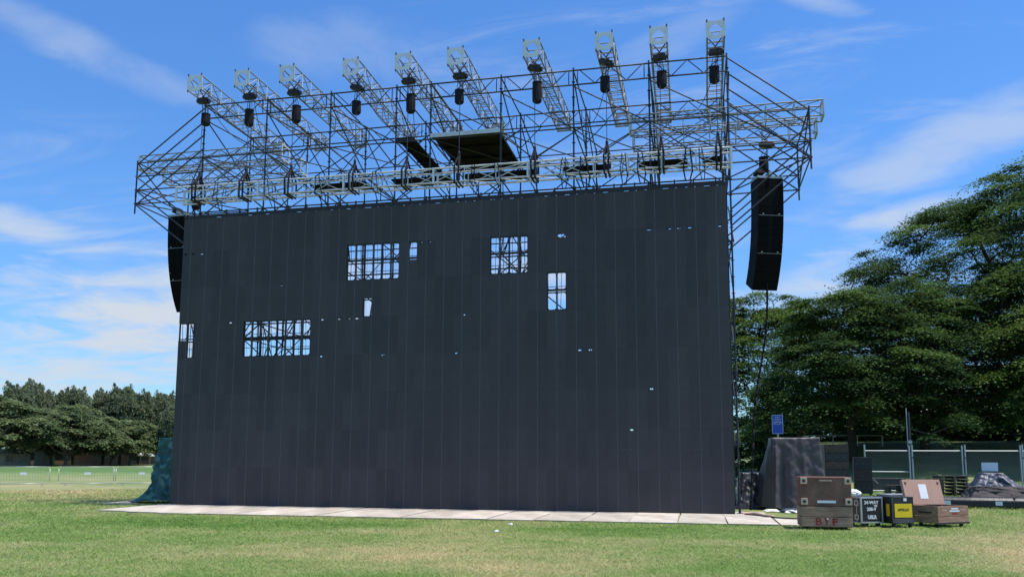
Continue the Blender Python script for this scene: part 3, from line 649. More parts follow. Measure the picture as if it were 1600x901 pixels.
# ------------------------------------------------------------------ crates and cases on the grass
def sheet_text_lines(): pass
CASTER = MB().tube((-.02, 0, -.05), (.02, 0, -.05), .045, 10).box(-.03, .03, -.03, .03, -.02, .0).mesh('caster', 'rubber')
def big_crate():
    t = thing('wooden_crate', 'tall weathered brown wooden crate with red letters and pale corner blocks', 'crate', (19.83, -4.55, 0), 0.02)
    w, d, h = 1.10, 0.78, 1.18; x0, x1 = -w / 2, w / 2
    for (z0, z1, m) in ((0.075, 0.285, 'crate_wood'), (0.295, 0.515, 'crate_wood')):
        MB().box(x0, x1, 0, 0.022, z0, z1).build('plank', m, t, bevel=0.004); MB().box(x0, x1, d - 0.022, d, z0, z1).build('plank', m, t, bevel=0.004)
        for xa in (x0, x1 - 0.022): MB().box(xa, xa + 0.022, 0.0225, d - 0.0225, z0, z1).build('plank', m, t, bevel=0.004)
    MB().box(x0 + .02, x1 - .02, 0.02, d - .02, 0.06, 0.10).build('bottom_board', 'dark_wood', t)
    up = MB().box(x0 + .004, x1 - .004, 0.004, d - .004, 0.535, h); o = up.build('upper_box', 'crate_lid', t, bevel=0.008)
    MB().box(x0 + .015, x1 - .015, 0.014, d - .014, 0.50, 0.54).build('shadow_gap', 'dark_wood', t)
    for (xa, za) in ((x0 + 0.0, 1.025), (x1 - 0.145, 1.025), (x0 + 0.0, 0.56), (x1 - 0.145, 0.56)):
        c = MB().box(xa, xa + 0.145, -0.022, 0.0035, za, za + 0.145).build('corner_block', 'pale_wood', t, bevel=0.006)
        MB().tube((xa + .07, -.023, za + .07), (xa + .07, -.030, za + .07), 0.035, 8).build('bolt_head', 'dark_wood', c)
    MB().box(-0.20, 0.20, -0.004, 0.0035, 0.60, 0.655).build('paper_strip', 'paper', t)
    MB().box(-0.14, 0.14, -0.002, 0.0035, 1.09, 1.115).build('faded_strip', 'pale_wood', t)
    text('lettering', 'B', 0.215, 'red_paint', t, front_at(-0.19, -0.003, 0.178), 0.001, 1.25, 0.004)
    text('lettering', 'Y', 0.20, 'red_paint', t, front_at(-0.01, -0.003, 0.180), 0.001, 0.85, 0.009)
    text('lettering', 'F', 0.20, 'red_paint', t, front_at(0.16, -0.003, 0.178), 0.001, 1.2, 0.011)
    MB().box(-0.005, 0.03, -0.0055, -0.0045, 0.225, 0.265).build('tape_scrap', 'paper', t)
    for xa in (-.42, .42):
        for ya in (.12, .66): inst('caster', CASTER, t, (xa, ya, 0.095 - .0), scale=(1, 1, 1))
big_crate()
def flight_case():
    t = thing('flight_case', 'black flight case with silver edges and white stencilled text beside the wooden crate', 'flight case', (20.98, -3.50, 0), 0.38)
    w, d, h, z0 = 0.56, 0.62, 0.70, 0.10; x0, x1 = -w / 2, w / 2
    MB().box(x0, x1, 0, d, z0, h).build('body', 'case_black', t, bevel=0.006)
    e = 0.032
    m = MB()
    for (xa, xb) in ((x0 - .004, x0 + e), (x1 - e, x1 + .004)): m.box(xa, xb, -.006, .03, z0 + e, h - e)
    m.box(x0 - .004, x1 + .004, -.006, .03, h - e, h + .004).box(x0 - .004, x1 + .004, -.006, .03, z0 - .004, z0 + e)
    m.box(x0 - .006, x0 + .02, .031, d, h - .024, h + .006).box(x1 - .02, x1 + .006, .031, d, h - .024, h + .006).box(x0 - .006, x0 + .02, .031, d, z0 - .006, z0 + .02).box(x1 - .02, x1 + .006, .031, d, z0 - .006, z0 + .02)
    m.box(x0 - .005, x0 + .01, .16, .19, z0 + .021, h - .025)
    m.build('edging', 'galv', t, bevel=0.003)
    for za in (0.23, 0.56):
        c = MB().box(x0 - .010, x0 - .001, .09, .26, za - .06, za + .06).build('butterfly_latch', 'galv', t); MB().box(x0 - .016, x0 - .0105, .135, .215, za - .035, za + .035).build('latch_wing', 'chain', c)
    c = MB().box(x0 - .008, x0 - .001, .40, .54, .35, .47).build('handle_dish', 'galv', t); MB().box(x0 - .020, x0 - .0085, .42, .52, .39, .43).build('handle', 'rubber', c)
    text('lettering', '24-WAY', 0.105, 'white_paint', t, front_at(-0.01, -0.003, 0.575), 0.002, 0.95, 0.003)
    text('lettering', 'W', 0.075, 'white_paint', t, front_at(0.10, -0.003, 0.495), 0.002, 1.1, 0.003)
    text('lettering', '208-V', 0.105, 'white_paint', t, front_at(-0.01, -0.003, 0.42), 0.002, 0.92, 0.004)
    text('lettering', 'USLR', 0.115, 'white_paint', t, front_at(0.0, -0.003, 0.235), 0.002, 0.85, 0.006)
    for xa in (x0 + .1, x1 - .1):
        for ya in (.1, d - .1): inst('caster', CASTER, t, (xa, ya, 0.098))
    # crumpled plastic bag on top
    bm = bmesh.new(); bmesh.ops.create_icosphere(bm, subdivisions=3, radius=1.0)
    for v in bm.verts:
        nz = mnoise.noise(v.co * 2.3) * .25 + mnoise.noise(v.co * 6) * .12; v.co *= 1 + nz; v.co.x *= .17; v.co.y *= .12; v.co.z = max(v.co.z, -.6) * .10
    me = bpy.data.meshes.new('plastic_bag'); bm.to_mesh(me); bm.free(); me.materials.append(M['white_paint'])
    o = bpy.data.objects.new('plastic_bag', me); link(o); o.location = (20.62, -3.32, 0.775); tag(o, 'crumpled white plastic bag lying on the black flight case', 'plastic bag')
flight_case()
def yellow_case():
    t = thing('flight_case', 'black wheeled case with a big yellow label between flight case and open crate', 'flight case', (21.66, -3.52, 0), 0.40)
    w, d, h, z0 = 0.56, 0.75, 0.72, 0.10; x0, x1 = -w / 2, w / 2
    MB().box(x0, x1, 0, d, z0, h).build('body', 'case_black2', t, bevel=0.012)
    m = MB().box(x0 - .004, x0 + .022, -.005, .02, z0 + .02, h - .02).box(x0 - .005, x0 + .018, .021, d, h - .02, h + .005).box(x0 + .02, x1, -.004, .02, h - .018, h + .004).box(x0 - .005, x0 + .018, .021, d, z0, z0 + .02)
    m.build('edging', 'chain', t, bevel=0.003)
    MB().box(x0 + .06, x1 - .05, -.006, -.001, .245, .56).build('yellow_label', 'yellow', t)
    text('lettering', 'APOLLO', 0.075, 'black_plastic', t, front_at(-0.0, -0.0075, 0.42), 0.001, 1.0, 0.003)
    MB().box(.02, .10, -.005, -.001, .62, .69).build('white_sticker', 'paper', t)
    MB().box(x0 - .006, x0 - .001, .10, .22, .27, .55).build('side_label', 'yellow', t)
    MB().box(x0 + .03, x1 - .02, -.004, -.001, .12, .22).build('kick_panel', 'led_frame', t)
    for xa in (x0 + .06, x1 - .08):
        for ya in (.06, d - .1): inst('caster', CASTER, t, (xa, ya, 0.098))
    o = thing('flight_case', 'dark case with a white strip, tucked behind yellow labelled case and open crate', 'flight case', (22.05, -1.55, 0), 0.35)
    MB().box(-.3, .5, 0, .6, .10, .68).build('body', 'case_black2', o, bevel=.01); MB().box(-.31, .51, -.005, .61, .681, .70).build('lid_edge', 'galv', o); MB().box(-.1, .25, -.006, -.001, .52, .57).build('white_strip', 'paper', o)
    for xa in (-.2, .4): inst('caster', CASTER, o, (xa, .08, .098)); inst('caster', CASTER, o, (xa, .5, .098))
    MB().box(-.25, .3, -.05, -.02, .04, .12).build('base_board', 'pale_wood', o)
yellow_case()
def open_crate():
    t = thing('open_crate', 'open brown wooden crate on casters with its lid propped up and a paper inside', 'crate', (22.86, -3.05, 0), 0.60)
    w, d, h, z0 = 0.98, 0.74, 0.50, 0.095; x0, x1 = -w / 2, w / 2
    for (za, zb) in ((z0, 0.255), (0.265, h)):
        MB().box(x0, x1, 0, .022, za, zb).build('plank', 'crate_wood', t, bevel=.003); MB().box(x0, x1, d - .022, d, za, zb).build('plank', 'crate_wood', t, bevel=.003)
        for xa in (x0, x1 - .022): MB().box(xa, xa + .022, .0225, d - .0225, za, zb).build('plank', 'crate_wood', t, bevel=.003)
    MB().box(x0 + .023, x1 - .023, .023, d - .023, z0, z0 + .02).build('bottom_board', 'dark_wood', t)
    MB().box(x0 - .012, x1 + .012, -.014, -.001, z0 - .01, z0 + .03).build('bottom_trim', 'dark_wood', t)
    MB().box(x0 - .012, x0 - .001, .18, .55, .33, .36).build('side_handle', 'dark_wood', t)
    # lid hinged on the back edge, leaning back
    lid = bpy.data.objects.new('lid', MB().box(x0, x1, 0, .02, 0, .62).box(x0, x1, .0205, .10, .60, .62).box(x0, x0 + .02, .0205, .10, 0, .599).box(x1 - .02, x1, .0205, .10, 0, .599).mesh('lid', 'lid_inside')); link(lid, t)
    lid.location = (-.06, d - .03, h + .005); lid.rotation_euler = (math.radians(-17), 0, -0.28)
    MB().box(-.10, .10, -.004, -.0008, .14, .50).build('paper_sheet', 'paper', lid)
    for xa in (x0 + .05, x1 - .09): MB().box(xa, xa + .04, -.008, -.0008, .50, .56).build('lid_catch', 'dark_wood', lid)
    tube('stay', (x1 - .05, d - .06, h - .05), (x1 - .12, d + .1, h + .35), 0.012, 'galv', t)
    for (a, c, z, k) in ((-.06, .16, .44, 'paper'), (-.12, .2, .385, 'paper'), (-.04, .14, .325, 'red_paint')): MB().box(a, c, -.003, -.0006, z - .018, z + .018).build('faded_stencil', k, t)
    for (a, c, z) in ((-.34, -.2, .41), (.22, .40, .41)): MB().box(a, c, -.0025, -.0006, z - .008, z + .008).build('faded_stencil', 'pale_wood', t)
    for xa in (x0 + .1, x1 - .12):
        for ya in (.12, d - .15): inst('caster', CASTER, t, (xa, ya, 0.095))
open_crate()

# ------------------------------------------------------------------ tarpaulins
def drape(name, top, bot, h, mats, label, cat, folds, z_low=0.02, hem=None, nu=160, nv=40, wr=0.03, rz=0, loc=(0, 0, 0), anchor=None):
    """tarp over a box: top and bot are (x0, x1, y0, y1) rectangles, folds = [(u, width, push)]"""
    def rect(r, u):
        x0, x1, y0, y1 = r; a = [(x0, y0), (x1, y0), (x1, y1), (x0, y1)]; s = u * 4; k = int(s) % 4; f = s - int(s); p, q = a[k], a[(k + 1) % 4]
        nrm = [(0, -1), (1, 0), (0, 1), (-1, 0)][k]; return p[0] + (q[0] - p[0]) * f, p[1] + (q[1] - p[1]) * f, nrm
    vs = []; fs = []
    for j in range(nv + 1):
        v = j / nv
        for i in range(nu):
            u = i / nu; xa, ya, nn = rect(top, u); xb, yb, _ = rect(bot, u); e = v ** 1.25
            x = xa + (xb - xa) * e; y = ya + (yb - ya) * e; z = h * (1 - v) + z_low * v
            p = 0.0
            for (fu, fw, fp) in folds: p += fp * math.exp(-(((u - fu + .5) % 1 - .5) / fw) ** 2) * min(1, v * 2.2 + .1)
            p += wr * (mnoise.noise((x * 3.1, y * 3.1, z * 1.5)) + .5 * mnoise.noise((x * 7, y * 7, z * 5 + 3))) * (0.15 + v)
            p += .45 * wr * mnoise.noise((x * 13, y * 13, z * 9)) + .55 * wr * (1 - 2 * abs(mnoise.noise((x * 4.3 + z * 2, y * 4.3, z * 3.3 + 9))))
            a_ = (x + y) * 1.2; p += 0.55 * wr * (mnoise.noise((a_ * 2.2 + z * 2.6, z * .9, 7)) + .6 * mnoise.noise((a_ * 3 - z * 4.5, z * 1.4 + 4, 2))) + 0.2 * wr * math.sin(u * 150 + 5 * mnoise.noise((x, y, z))) * v ** 3
            if anchor:
                th_ = math.atan2(x - anchor[0], anchor[1] - z + .05); rr_ = math.hypot(x - anchor[0], anchor[1] - z); p += (nn[1] < 0) * .014 * math.sin(th_ * 11 + 3 * mnoise.noise((x * 2, z * 2, 0))) * min(1, rr_ * 1.5) * math.exp(-rr_ * .8)
            if hem: dz, dx, dy = hem(u, v); z += dz; x += dx; y += dy
            z += 0.02 * mnoise.noise((x * 4, y * 4, 1)) * (1 if j else 0.6) - (0.03 * (1 - abs(((u * 4) % 1) - .5) * 2) if j == 0 else 0)
            vs.append((x + nn[0] * p, y + nn[1] * p, max(0.012, z)))
    for j in range(nv):
        for i in range(nu): fs.append((j * nu + i, (j + 1) * nu + i, (j + 1) * nu + (i + 1) % nu, j * nu + (i + 1) % nu))
    c = len(vs); vs.append(((top[0] + top[1]) / 2, (top[2] + top[3]) / 2, h + .01)); fs += [(i, (i + 1) % nu, c) for i in range(nu)]
    b = MB().add(vs, fs); o = b.build(name, mats, smooth=True, loc=loc, rz=rz); tag(o, label, cat); return o
drape('tarp_covered_stack', (19.30, 20.74, 2.95, 4.3), (19.18, 20.92, 2.80, 4.4), 2.27, 'tarp_grey', 'dark grey tarpaulin draped over a tall stack right of the screen', 'tarpaulin',
      [(0.022, .010, .10), (0.05, .012, -.07), (0.10, .02, .04), (0.16, .012, .05), (0.20, .012, -.03), (0.965, .02, .10)], wr=0.022, anchor=(20.1, 1.75), hem=lambda u, v: ((0.07 * max(0, math.sin(u * 60)) * v ** 8), -0.62 * v * max(0, 1 - abs(u - .87) / .125), 0))
def teal_hem(u, v):
    # the left side (u near 0.75..1 and the front-left corner) trails out over the grass
    q = max(0.0, 1 - abs(((u - 0.92 + .5) % 1) - .5) / 0.14); s = max(0, (v - 0.72) / 0.28) ** 1.7
    return (0.10 * s * (1 - q), -0.95 * q * s, -0.10 * q * s)
drape('tarp_covered_stack', (-1.20, 0.9, 1.05, 2.4), (-1.46, 0.9, 0.75, 2.5), 2.25, 'tarp_teal', 'teal green tarpaulin over equipment at the left edge of the screen, trailing on the grass', 'tarpaulin',
      [(0.98, .02, .07), (0.93, .014, -.06), (0.88, .02, .06), (0.02, .012, -.05)], wr=0.11, hem=teal_hem)
def low_black_tarp():
    t = drape('tarp_covered_stack', (18.35, 19.3, 3.6, 5.2), (18.15, 19.2, 3.2, 5.3), 1.15, 'tarp_black', 'low black plastic tarp between the screen scaffold and the grey tarpaulin', 'tarpaulin',
          [(0.03, .02, .08), (0.12, .02, -.07), (0.2, .02, .08)], wr=0.045)
    drape('cloth_scrap', (19.05, 19.32, 1.95, 2.35), (18.98, 19.38, 1.9, 2.4), 0.07, 'tent_white', 'small pale cloth at the foot of the grey tarpaulin on its left', 'cloth', [(.1, .05, .03)], nu=40, nv=6, wr=.05)
    drape('cloth_scrap', (19.55, 20.15, 1.75, 2.2), (19.4, 20.3, 1.6, 2.3), 0.12, 'tarp_blue', 'crumpled blue grey cloth on the ground in front of the grey tarpaulin', 'cloth', [(.1, .05, .06), (.2, .03, -.05)], nu=60, nv=10, wr=.10)
    drape('cloth_scrap', (19.62, 20.0, 1.62, 1.8), (19.5, 20.15, 1.52, 1.84), 0.09, 'tent_white', 'crumpled white plastic lying on the blue grey cloth', 'cloth', [(.1, .05, .05)], nu=50, nv=8, wr=.10)
low_black_tarp()

# ------------------------------------------------------------------ blue sign
def blue_sign():
    t = thing('sign_post', 'small blue sign with white lines of text on a thin post behind the grey tarpaulin', 'sign', (19.76, 6.0, 0), -0.06)
    tube('post', (0, .02, 0), (0, .02, 3.1), 0.028, 'galv', t)
    p = MB().box(-.19, .19, -.012, .0, 2.47, 3.14).build('sign_plate', 'sign_blue', t)
    m = MB().box(-.182, -.168, -.0145, -.0125, 2.48, 3.13).box(.168, .182, -.0145, -.0125, 2.48, 3.13).box(-.167, .167, -.0145, -.0125, 3.116, 3.13).box(-.167, .167, -.0145, -.0125, 2.48, 2.494)
    m.build('white_border', 'white_paint', p)
    for (z, w_, hh) in ((3.05, .07, .03), (2.985, .13, .018), (2.93, .11, .018), (2.87, .14, .03), (2.81, .13, .014)):
        b = MB(); x = -w_; r = random.Random(int(z * 100))
        while x < w_: q = r.uniform(.03, .07); b.box(x, min(x + q, w_), -.014, -.0125, z - hh / 2, z + hh / 2); x += q + .018
        b.build('text_line', 'white_paint', p)
blue_sign()

# ------------------------------------------------------------------ equipment behind: dark racks, pallets, fence
def dark_rack(loc, rz, label, w, d, h, rows):
    t = thing('equipment_rack', label, 'rack', loc, rz)
    MB().box(-w / 2, w / 2, .03, d, .1, h).build('body', 'case_black2', t, bevel=.01)
    dz = (h - .12) / rows
    for k in range(rows):
        p = MB().box(-w / 2 + .02, w / 2 - .02, 0, .029, .12 + k * dz, .12 + (k + 1) * dz - .03).build('drawer', 'dark_wood' if k % 2 else 'case_black', t)
        for s in (-1, 0, 1): MB().box(s * w * .3 - .035, s * w * .3 + .035, -.01, -.0005, .12 + k * dz + dz * .4, .12 + k * dz + dz * .4 + .03).build('handle', 'chain', p)
    for s in (-1, 1): inst('caster', CASTER, t, (s * w * .4, .1, .098)); inst('caster', CASTER, t, (s * w * .4, d - .1, .098))
dark_rack((22.90, 14.0, 0), 0.1, 'tall black equipment rack standing under the trees behind the grey tarpaulin', 1.0, .8, 2.25, 6)
dark_rack((24.15, 15.2, 0), -0.1, 'black cabinet beside the tree trunk left of the wire fence', .75, .7, 1.7, 3)
def fence():
    posts = [24.85, 27.0, 29.35, 31.85, 34.2]; y = 18.8
    for k in range(4):
        x0, x1 = posts[k] + .05, posts[k + 1] - .08
        t = thing('fence_panel', '%s wire mesh fence panel from the left under the right hand trees' % ORD[k], 'fence', (x0, y + .08 * k, 0), .03 if k < 2 else -.01, 'wire fence panels on the right')
        w_ = x1 - x0; h = 2.02
        for xa in (0, w_): tube('post', (xa, 0, 0), (xa, 0, 2.32 if xa == 0 or k == 3 else 2.28), 0.036, 'galv', t)
        tube('top_rail', (0, 0, h), (w_, 0, h), 0.024, 'galv', t); tube('bottom_rail', (0, 0, .12), (w_, 0, .12), 0.024, 'galv', t)
        if k == 0: tube('mid_rail', (0, 0, 1.02), (w_, 0, 1.02), 0.024, 'galv', t); tube('brace', (0, 0, 1.0), (.55, 0, .45), 0.018, 'galv', t)
        b = MB(); s = 0.085; nn = int((w_ + h) / s)
        for i in range(nn):
            a = i * s
            xa, za = (a, .14) if a <= w_ else (w_, .14 + a - w_); xb, zb = (0, .14 + a) if a <= h - .14 else (a - (h - .14), h)
            if zb > h or za > h: continue
            b.tube((xa, .004, za), (xb, .004, zb), .0022, 3, caps=False); b.tube((w_ - xa, -.004, za), (w_ - xb, -.004, zb), .0022, 3, caps=False)
        b.build('wire_net', 'galv', t)
        for z in (.5, 1.7): MB().box(-.06, .06, -.05, .05, z - .03, z + .03).build('clamp', 'chain', t)
    o = MB().box(-.35, .35, -.02, .0, 0, .40).build('notice_board', 'paper', loc=(30.35, 18.70, 1.08)); tag(o, 'blank pale notice board hung on the wire fence', 'notice')
    t = thing('steel_pole', 'slim grey steel pole in front of the dark tree trunk at the fence', 'pole', (27.08, 19.3, 0)); tube('shaft', (0, 0, 0), (0, 0, 3.9), .05, 'steel', t); tube('upper_tube', (-.1, 0, 2.2), (-.1, 0, 4.1), .022, 'galv', t); MB().tube((0, -.07, 2.45), (0, .07, 2.45), .09, 10).build('cap', 'galv', t)
fence()
def yard():
    def pallet(loc, rz, n, label):
        t = thing('pallet_stack', label, 'pallets', loc, rz, 'pallet stacks behind the fence')
        for k in range(n):
            z = k * .15
            for q in range(5): MB().box(-.6, .6, -.5 + q * .22, -.5 + q * .22 + .14, z + .12, z + .14).build('slat', 'dark_wood', t)
            for q in (-.55, -.05, .45): MB().box(q, q + .1, -.5, .52, z + .02, z + .118).build('bearer', 'dark_wood', t)
    pallet((28.0, 16.4, 0), .1, 6, 'dark wooden pallet stack left of the blue tarp heap'); pallet((26.0, 17.0, 0), 0, 3, 'low dark pallet stack behind the open crate')
    t = thing('dark_trunk', 'long low wooden trunk under the fence mid rail', 'trunk', (26.0, 20.1, 0), .05); MB().box(-.9, .9, -.3, .3, .05, .62).build('body', 'dark_wood', t, bevel=.02); MB().box(-.93, .93, -.33, .33, .622, .70).build('lid', 'burlap', t, bevel=.01)
    MB().box(-.2, .75, -.315, -.301, .22, .52).build('dark_panel', 'case_black', t)
    drape('tarp_heap', (29.7, 30.6, 17.7, 18.1), (28.9, 31.8, 17.0, 18.6), 1.02, 'tarp_blue', 'slate blue tarp heaped over equipment at the fence on the far right', 'tarpaulin', [(.05, .03, .1), (.15, .02, -.1), (.2, .03, .1)], wr=.06)
    drape('mat_roll', (26.9, 31.6, 9.1, 10.0), (26.6, 31.9, 8.7, 10.2), .62, 'burlap', 'long grey brown covered roll lying in front of the blue tarp heap', 'covered roll', [(.1, .03, .08), (.18, .02, -.05)], wr=.10)
    for k, (x, y, w_, rz) in enumerate(((25.15, 5.75, 1.3, -.25), (26.35, 5.6, 1.3, -.2), (27.6, 5.35, 1.3, -.22), (28.6, 5.3, 1.2, -.2))):
        t = thing('road_case', '%s low black road case with white tags from the left at the right edge' % ORD[k], 'road case', (x, y, 0), rz, 'low black road cases with white tags')
        MB().box(-w_ / 2, w_ / 2, 0, .9, .06, .26).build('body', 'case_black', t, bevel=.02)
        hl = MB(); hl.hexa([(-w_ / 2, 0.0, .262), (w_ / 2, 0.0, .262), (w_ / 2, .9, .262), (-w_ / 2, .9, .262), (-w_ / 2 + .05, .10, .36), (w_ / 2 - .05, .10, .36), (w_ / 2 - .05, .8, .36), (-w_ / 2 + .05, .8, .36)]); hl.build('lid', 'tarp_black', t, bevel=.02)
        for a in ((-.45, -.2), (.1,), (-.1, .05), (-.3, -.18, .2))[k]: MB().box(a, a + (.2 if k < 2 else .07), -.006, -.001, .12, .25).build('white_tag', 'paper', t)
        if k == 0: MB().box(-.3, .1, -.01, -.001, .065, .115).build('blue_tag', 'sign_blue', t)
        for s in (-1, 1): inst('caster', CASTER, t, (s * w_ * .4, .1, .095)); inst('caster', CASTER, t, (s * w_ * .4, .8, .095))
yard()

# ------------------------------------------------------------------ crowd barriers
def barrier_meshes():
    w_, h = 2.78, 1.04; b = MB(); r = .11
    arc = lambda cx, cz, a0: [(cx + r * math.cos(a0 + q * math.pi / 8), 0, cz + r * math.sin(a0 + q * math.pi / 8)) for q in range(5)]
    pts = arc(w_ - r, h - r, 0) + arc(r, h - r, math.pi / 2) + arc(r, .13 + r, math.pi) + arc(w_ - r, .13 + r, 1.5 * math.pi); pts.append(pts[0])
    b.path(pts, .021, 6)
    return w_, b.mesh('frame', 'galv', True), MB().tube((0, 0, .15), (0, 0, 1.02), .0075, 5).mesh('bar', 'galv'), MB().tube((0, -.3, .02), (0, .3, .02), .02, 6).tube((0, 0, .02), (0, 0, .14), .02, 6).mesh('foot', 'galv')
def barriers():
    w_, fr, bar, foot = barrier_meshes(); lab = ['leftmost', 'second', 'third', 'fourth']; tags = [1.5, 1.45, 1.35, 1.3]
    a = Vector((-20.35, 13.9, 0)); d = (Vector((-15.13, 16.89, 0)) - Vector((-20.1, 14.0, 0))).normalized(); rz = math.atan2(d.y, d.x)
    pos = [Vector((-20.35, 13.9, 0)), Vector((-17.55, 15.5, 0)), Vector((-15.05, 16.95, 0)), Vector((-12.55, 18.4, 0)), Vector((-22.85, 12.45, 0))]
    for k in range(4):
        t = thing('crowd_barrier', '%s galvanised crowd barrier from the left on the lawn' % ('first', 'second', 'third', 'fourth')[k], 'barrier', pos[k] , rz, 'crowd barriers on the lawn')
        inst('frame', fr, t)
        for q in range(1, 20): inst('bar', bar, t, (w_ * q / 20, 0, 0))
        for q in (.35, w_ - .35): inst('foot', foot, t, (q, 0, 0))
        MB().box(tags[k] - .16, tags[k] + .16, -.03, -.022, .60, .74).build('name_plate', 'paper', t)
barriers()

# ------------------------------------------------------------------ trees
def quads_mesh(name, V, tint, m):
    n = len(V); me = bpy.data.meshes.new(name); me.vertices.add(4 * n); me.vertices.foreach_set('co', V.astype(np.float32).ravel())
    me.loops.add(4 * n); me.loops.foreach_set('vertex_index', np.arange(4 * n, dtype=np.int32)); me.polygons.add(n); me.polygons.foreach_set('loop_start', np.arange(0, 4 * n, 4, dtype=np.int32))
    a = me.attributes.new('tint', 'FLOAT', 'POINT'); a.data.foreach_set('value', np.repeat(tint.astype(np.float32), 4)); me.materials.append(M[m]); me.update(); return me
def leaf_quads(P, Nn, size, aspect, rng, direction=None):
    n = len(P); Nn = Nn / np.linalg.norm(Nn, axis=1, keepdims=True)
    t = rng.normal(size=(n, 3)) if direction is None else direction + rng.normal(size=(n, 3)) * .35
    t -= Nn * (t * Nn).sum(1, keepdims=True); t /= np.linalg.norm(t, axis=1, keepdims=True) + 1e-9; b = np.cross(Nn, t); s = size[:, None]
    V = np.empty((n, 4, 3)); V[:, 0] = P - t * s * aspect; V[:, 1] = P + b * s * .5 - Nn * s * .12; V[:, 2] = P + t * s * aspect; V[:, 3] = P - b * s * .5 - Nn * s * .12
    return V
def wood_mesh(name, A, B, ra, rb, m, n=6):
    A = np.asarray(A); B = np.asarray(B); d = B - A; d /= np.linalg.norm(d, axis=1, keepdims=True) + 1e-9
    ref = np.where(np.abs(d[:, 2:3]) > .9, np.array([[1., 0, 0]]), np.array([[0, 0, 1.]])); t = np.cross(d, ref); t /= np.linalg.norm(t, axis=1, keepdims=True); q = np.cross(d, t)
    an = np.arange(n) * 2 * math.pi / n; ring = t[:, None, :] * np.cos(an)[None, :, None] + q[:, None, :] * np.sin(an)[None, :, None]
    V = np.concatenate([A[:, None] + ring * ra[:, None, None], B[:, None] + ring * rb[:, None, None]], 1); k = len(A)
    base = (np.arange(k) * 2 * n)[:, None, None]; i = np.arange(n); f = np.stack([i, (i + 1) % n, n + (i + 1) % n, n + i], 1)[None] + base; f = f.reshape(-1, 4)
    me = bpy.data.meshes.new(name); me.vertices.add(V.shape[0] * 2 * n); me.vertices.foreach_set('co', V.astype(np.float32).ravel())
    me.loops.add(f.size); me.loops.foreach_set('vertex_index', f.astype(np.int32).ravel()); me.polygons.add(len(f)); me.polygons.foreach_set('loop_start', np.arange(0, f.size, 4, dtype=np.int32))
    me.polygons.foreach_set('use_smooth', np.ones(len(f), bool)); me.materials.append(M[m]); me.update(); me.validate(); return me
def skeleton(pads, trunk_pts, limbs, rng, tip=.018, k_up=1.2):
    """grow branches: every pad hooks on to the nearest limb below it, radii follow the pipe model"""
    nodes = [np.array(p, float) for p in trunk_pts]; par = [-1] + list(range(len(trunk_pts) - 1))
    for lb in limbs:
        prev = len(trunk_pts) - 1
        for p in lb: nodes.append(np.array(p, float)); par.append(prev); prev = len(nodes) - 1
    ends = []
    order = np.argsort(np.hypot(pads[:, 0], pads[:, 1]) + .4 * pads[:, 2])
    for i in order:
        p = pads[i]; Q = np.array(nodes[2:]); d = Q - p; c = np.linalg.norm(d, axis=1) + k_up * np.maximum(0, d[:, 2] + .15); j = int(np.argmin(c)) + 2
        a = nodes[j]; mid = a * .5 + p * .5 + rng.normal(size=3) * .10 * np.linalg.norm(p - a) + np.array([0, 0, -.06 * np.linalg.norm(p - a)])
        nodes.append(mid); par.append(j); nodes.append(p); par.append(len(nodes) - 2); ends.append(len(nodes) - 1)
    n = len(nodes); r2 = np.zeros(n); r2[ends] = tip ** 2
    for i in range(n - 1, 0, -1): r2[par[i]] += max(r2[i], tip ** 2 * .5) * .92
    r = np.sqrt(np.maximum(r2, (tip * .6) ** 2)); nodes = np.array(nodes); par = np.array(par)
    return nodes[par[1:]], nodes[1:], r[par[1:]], r[1:]
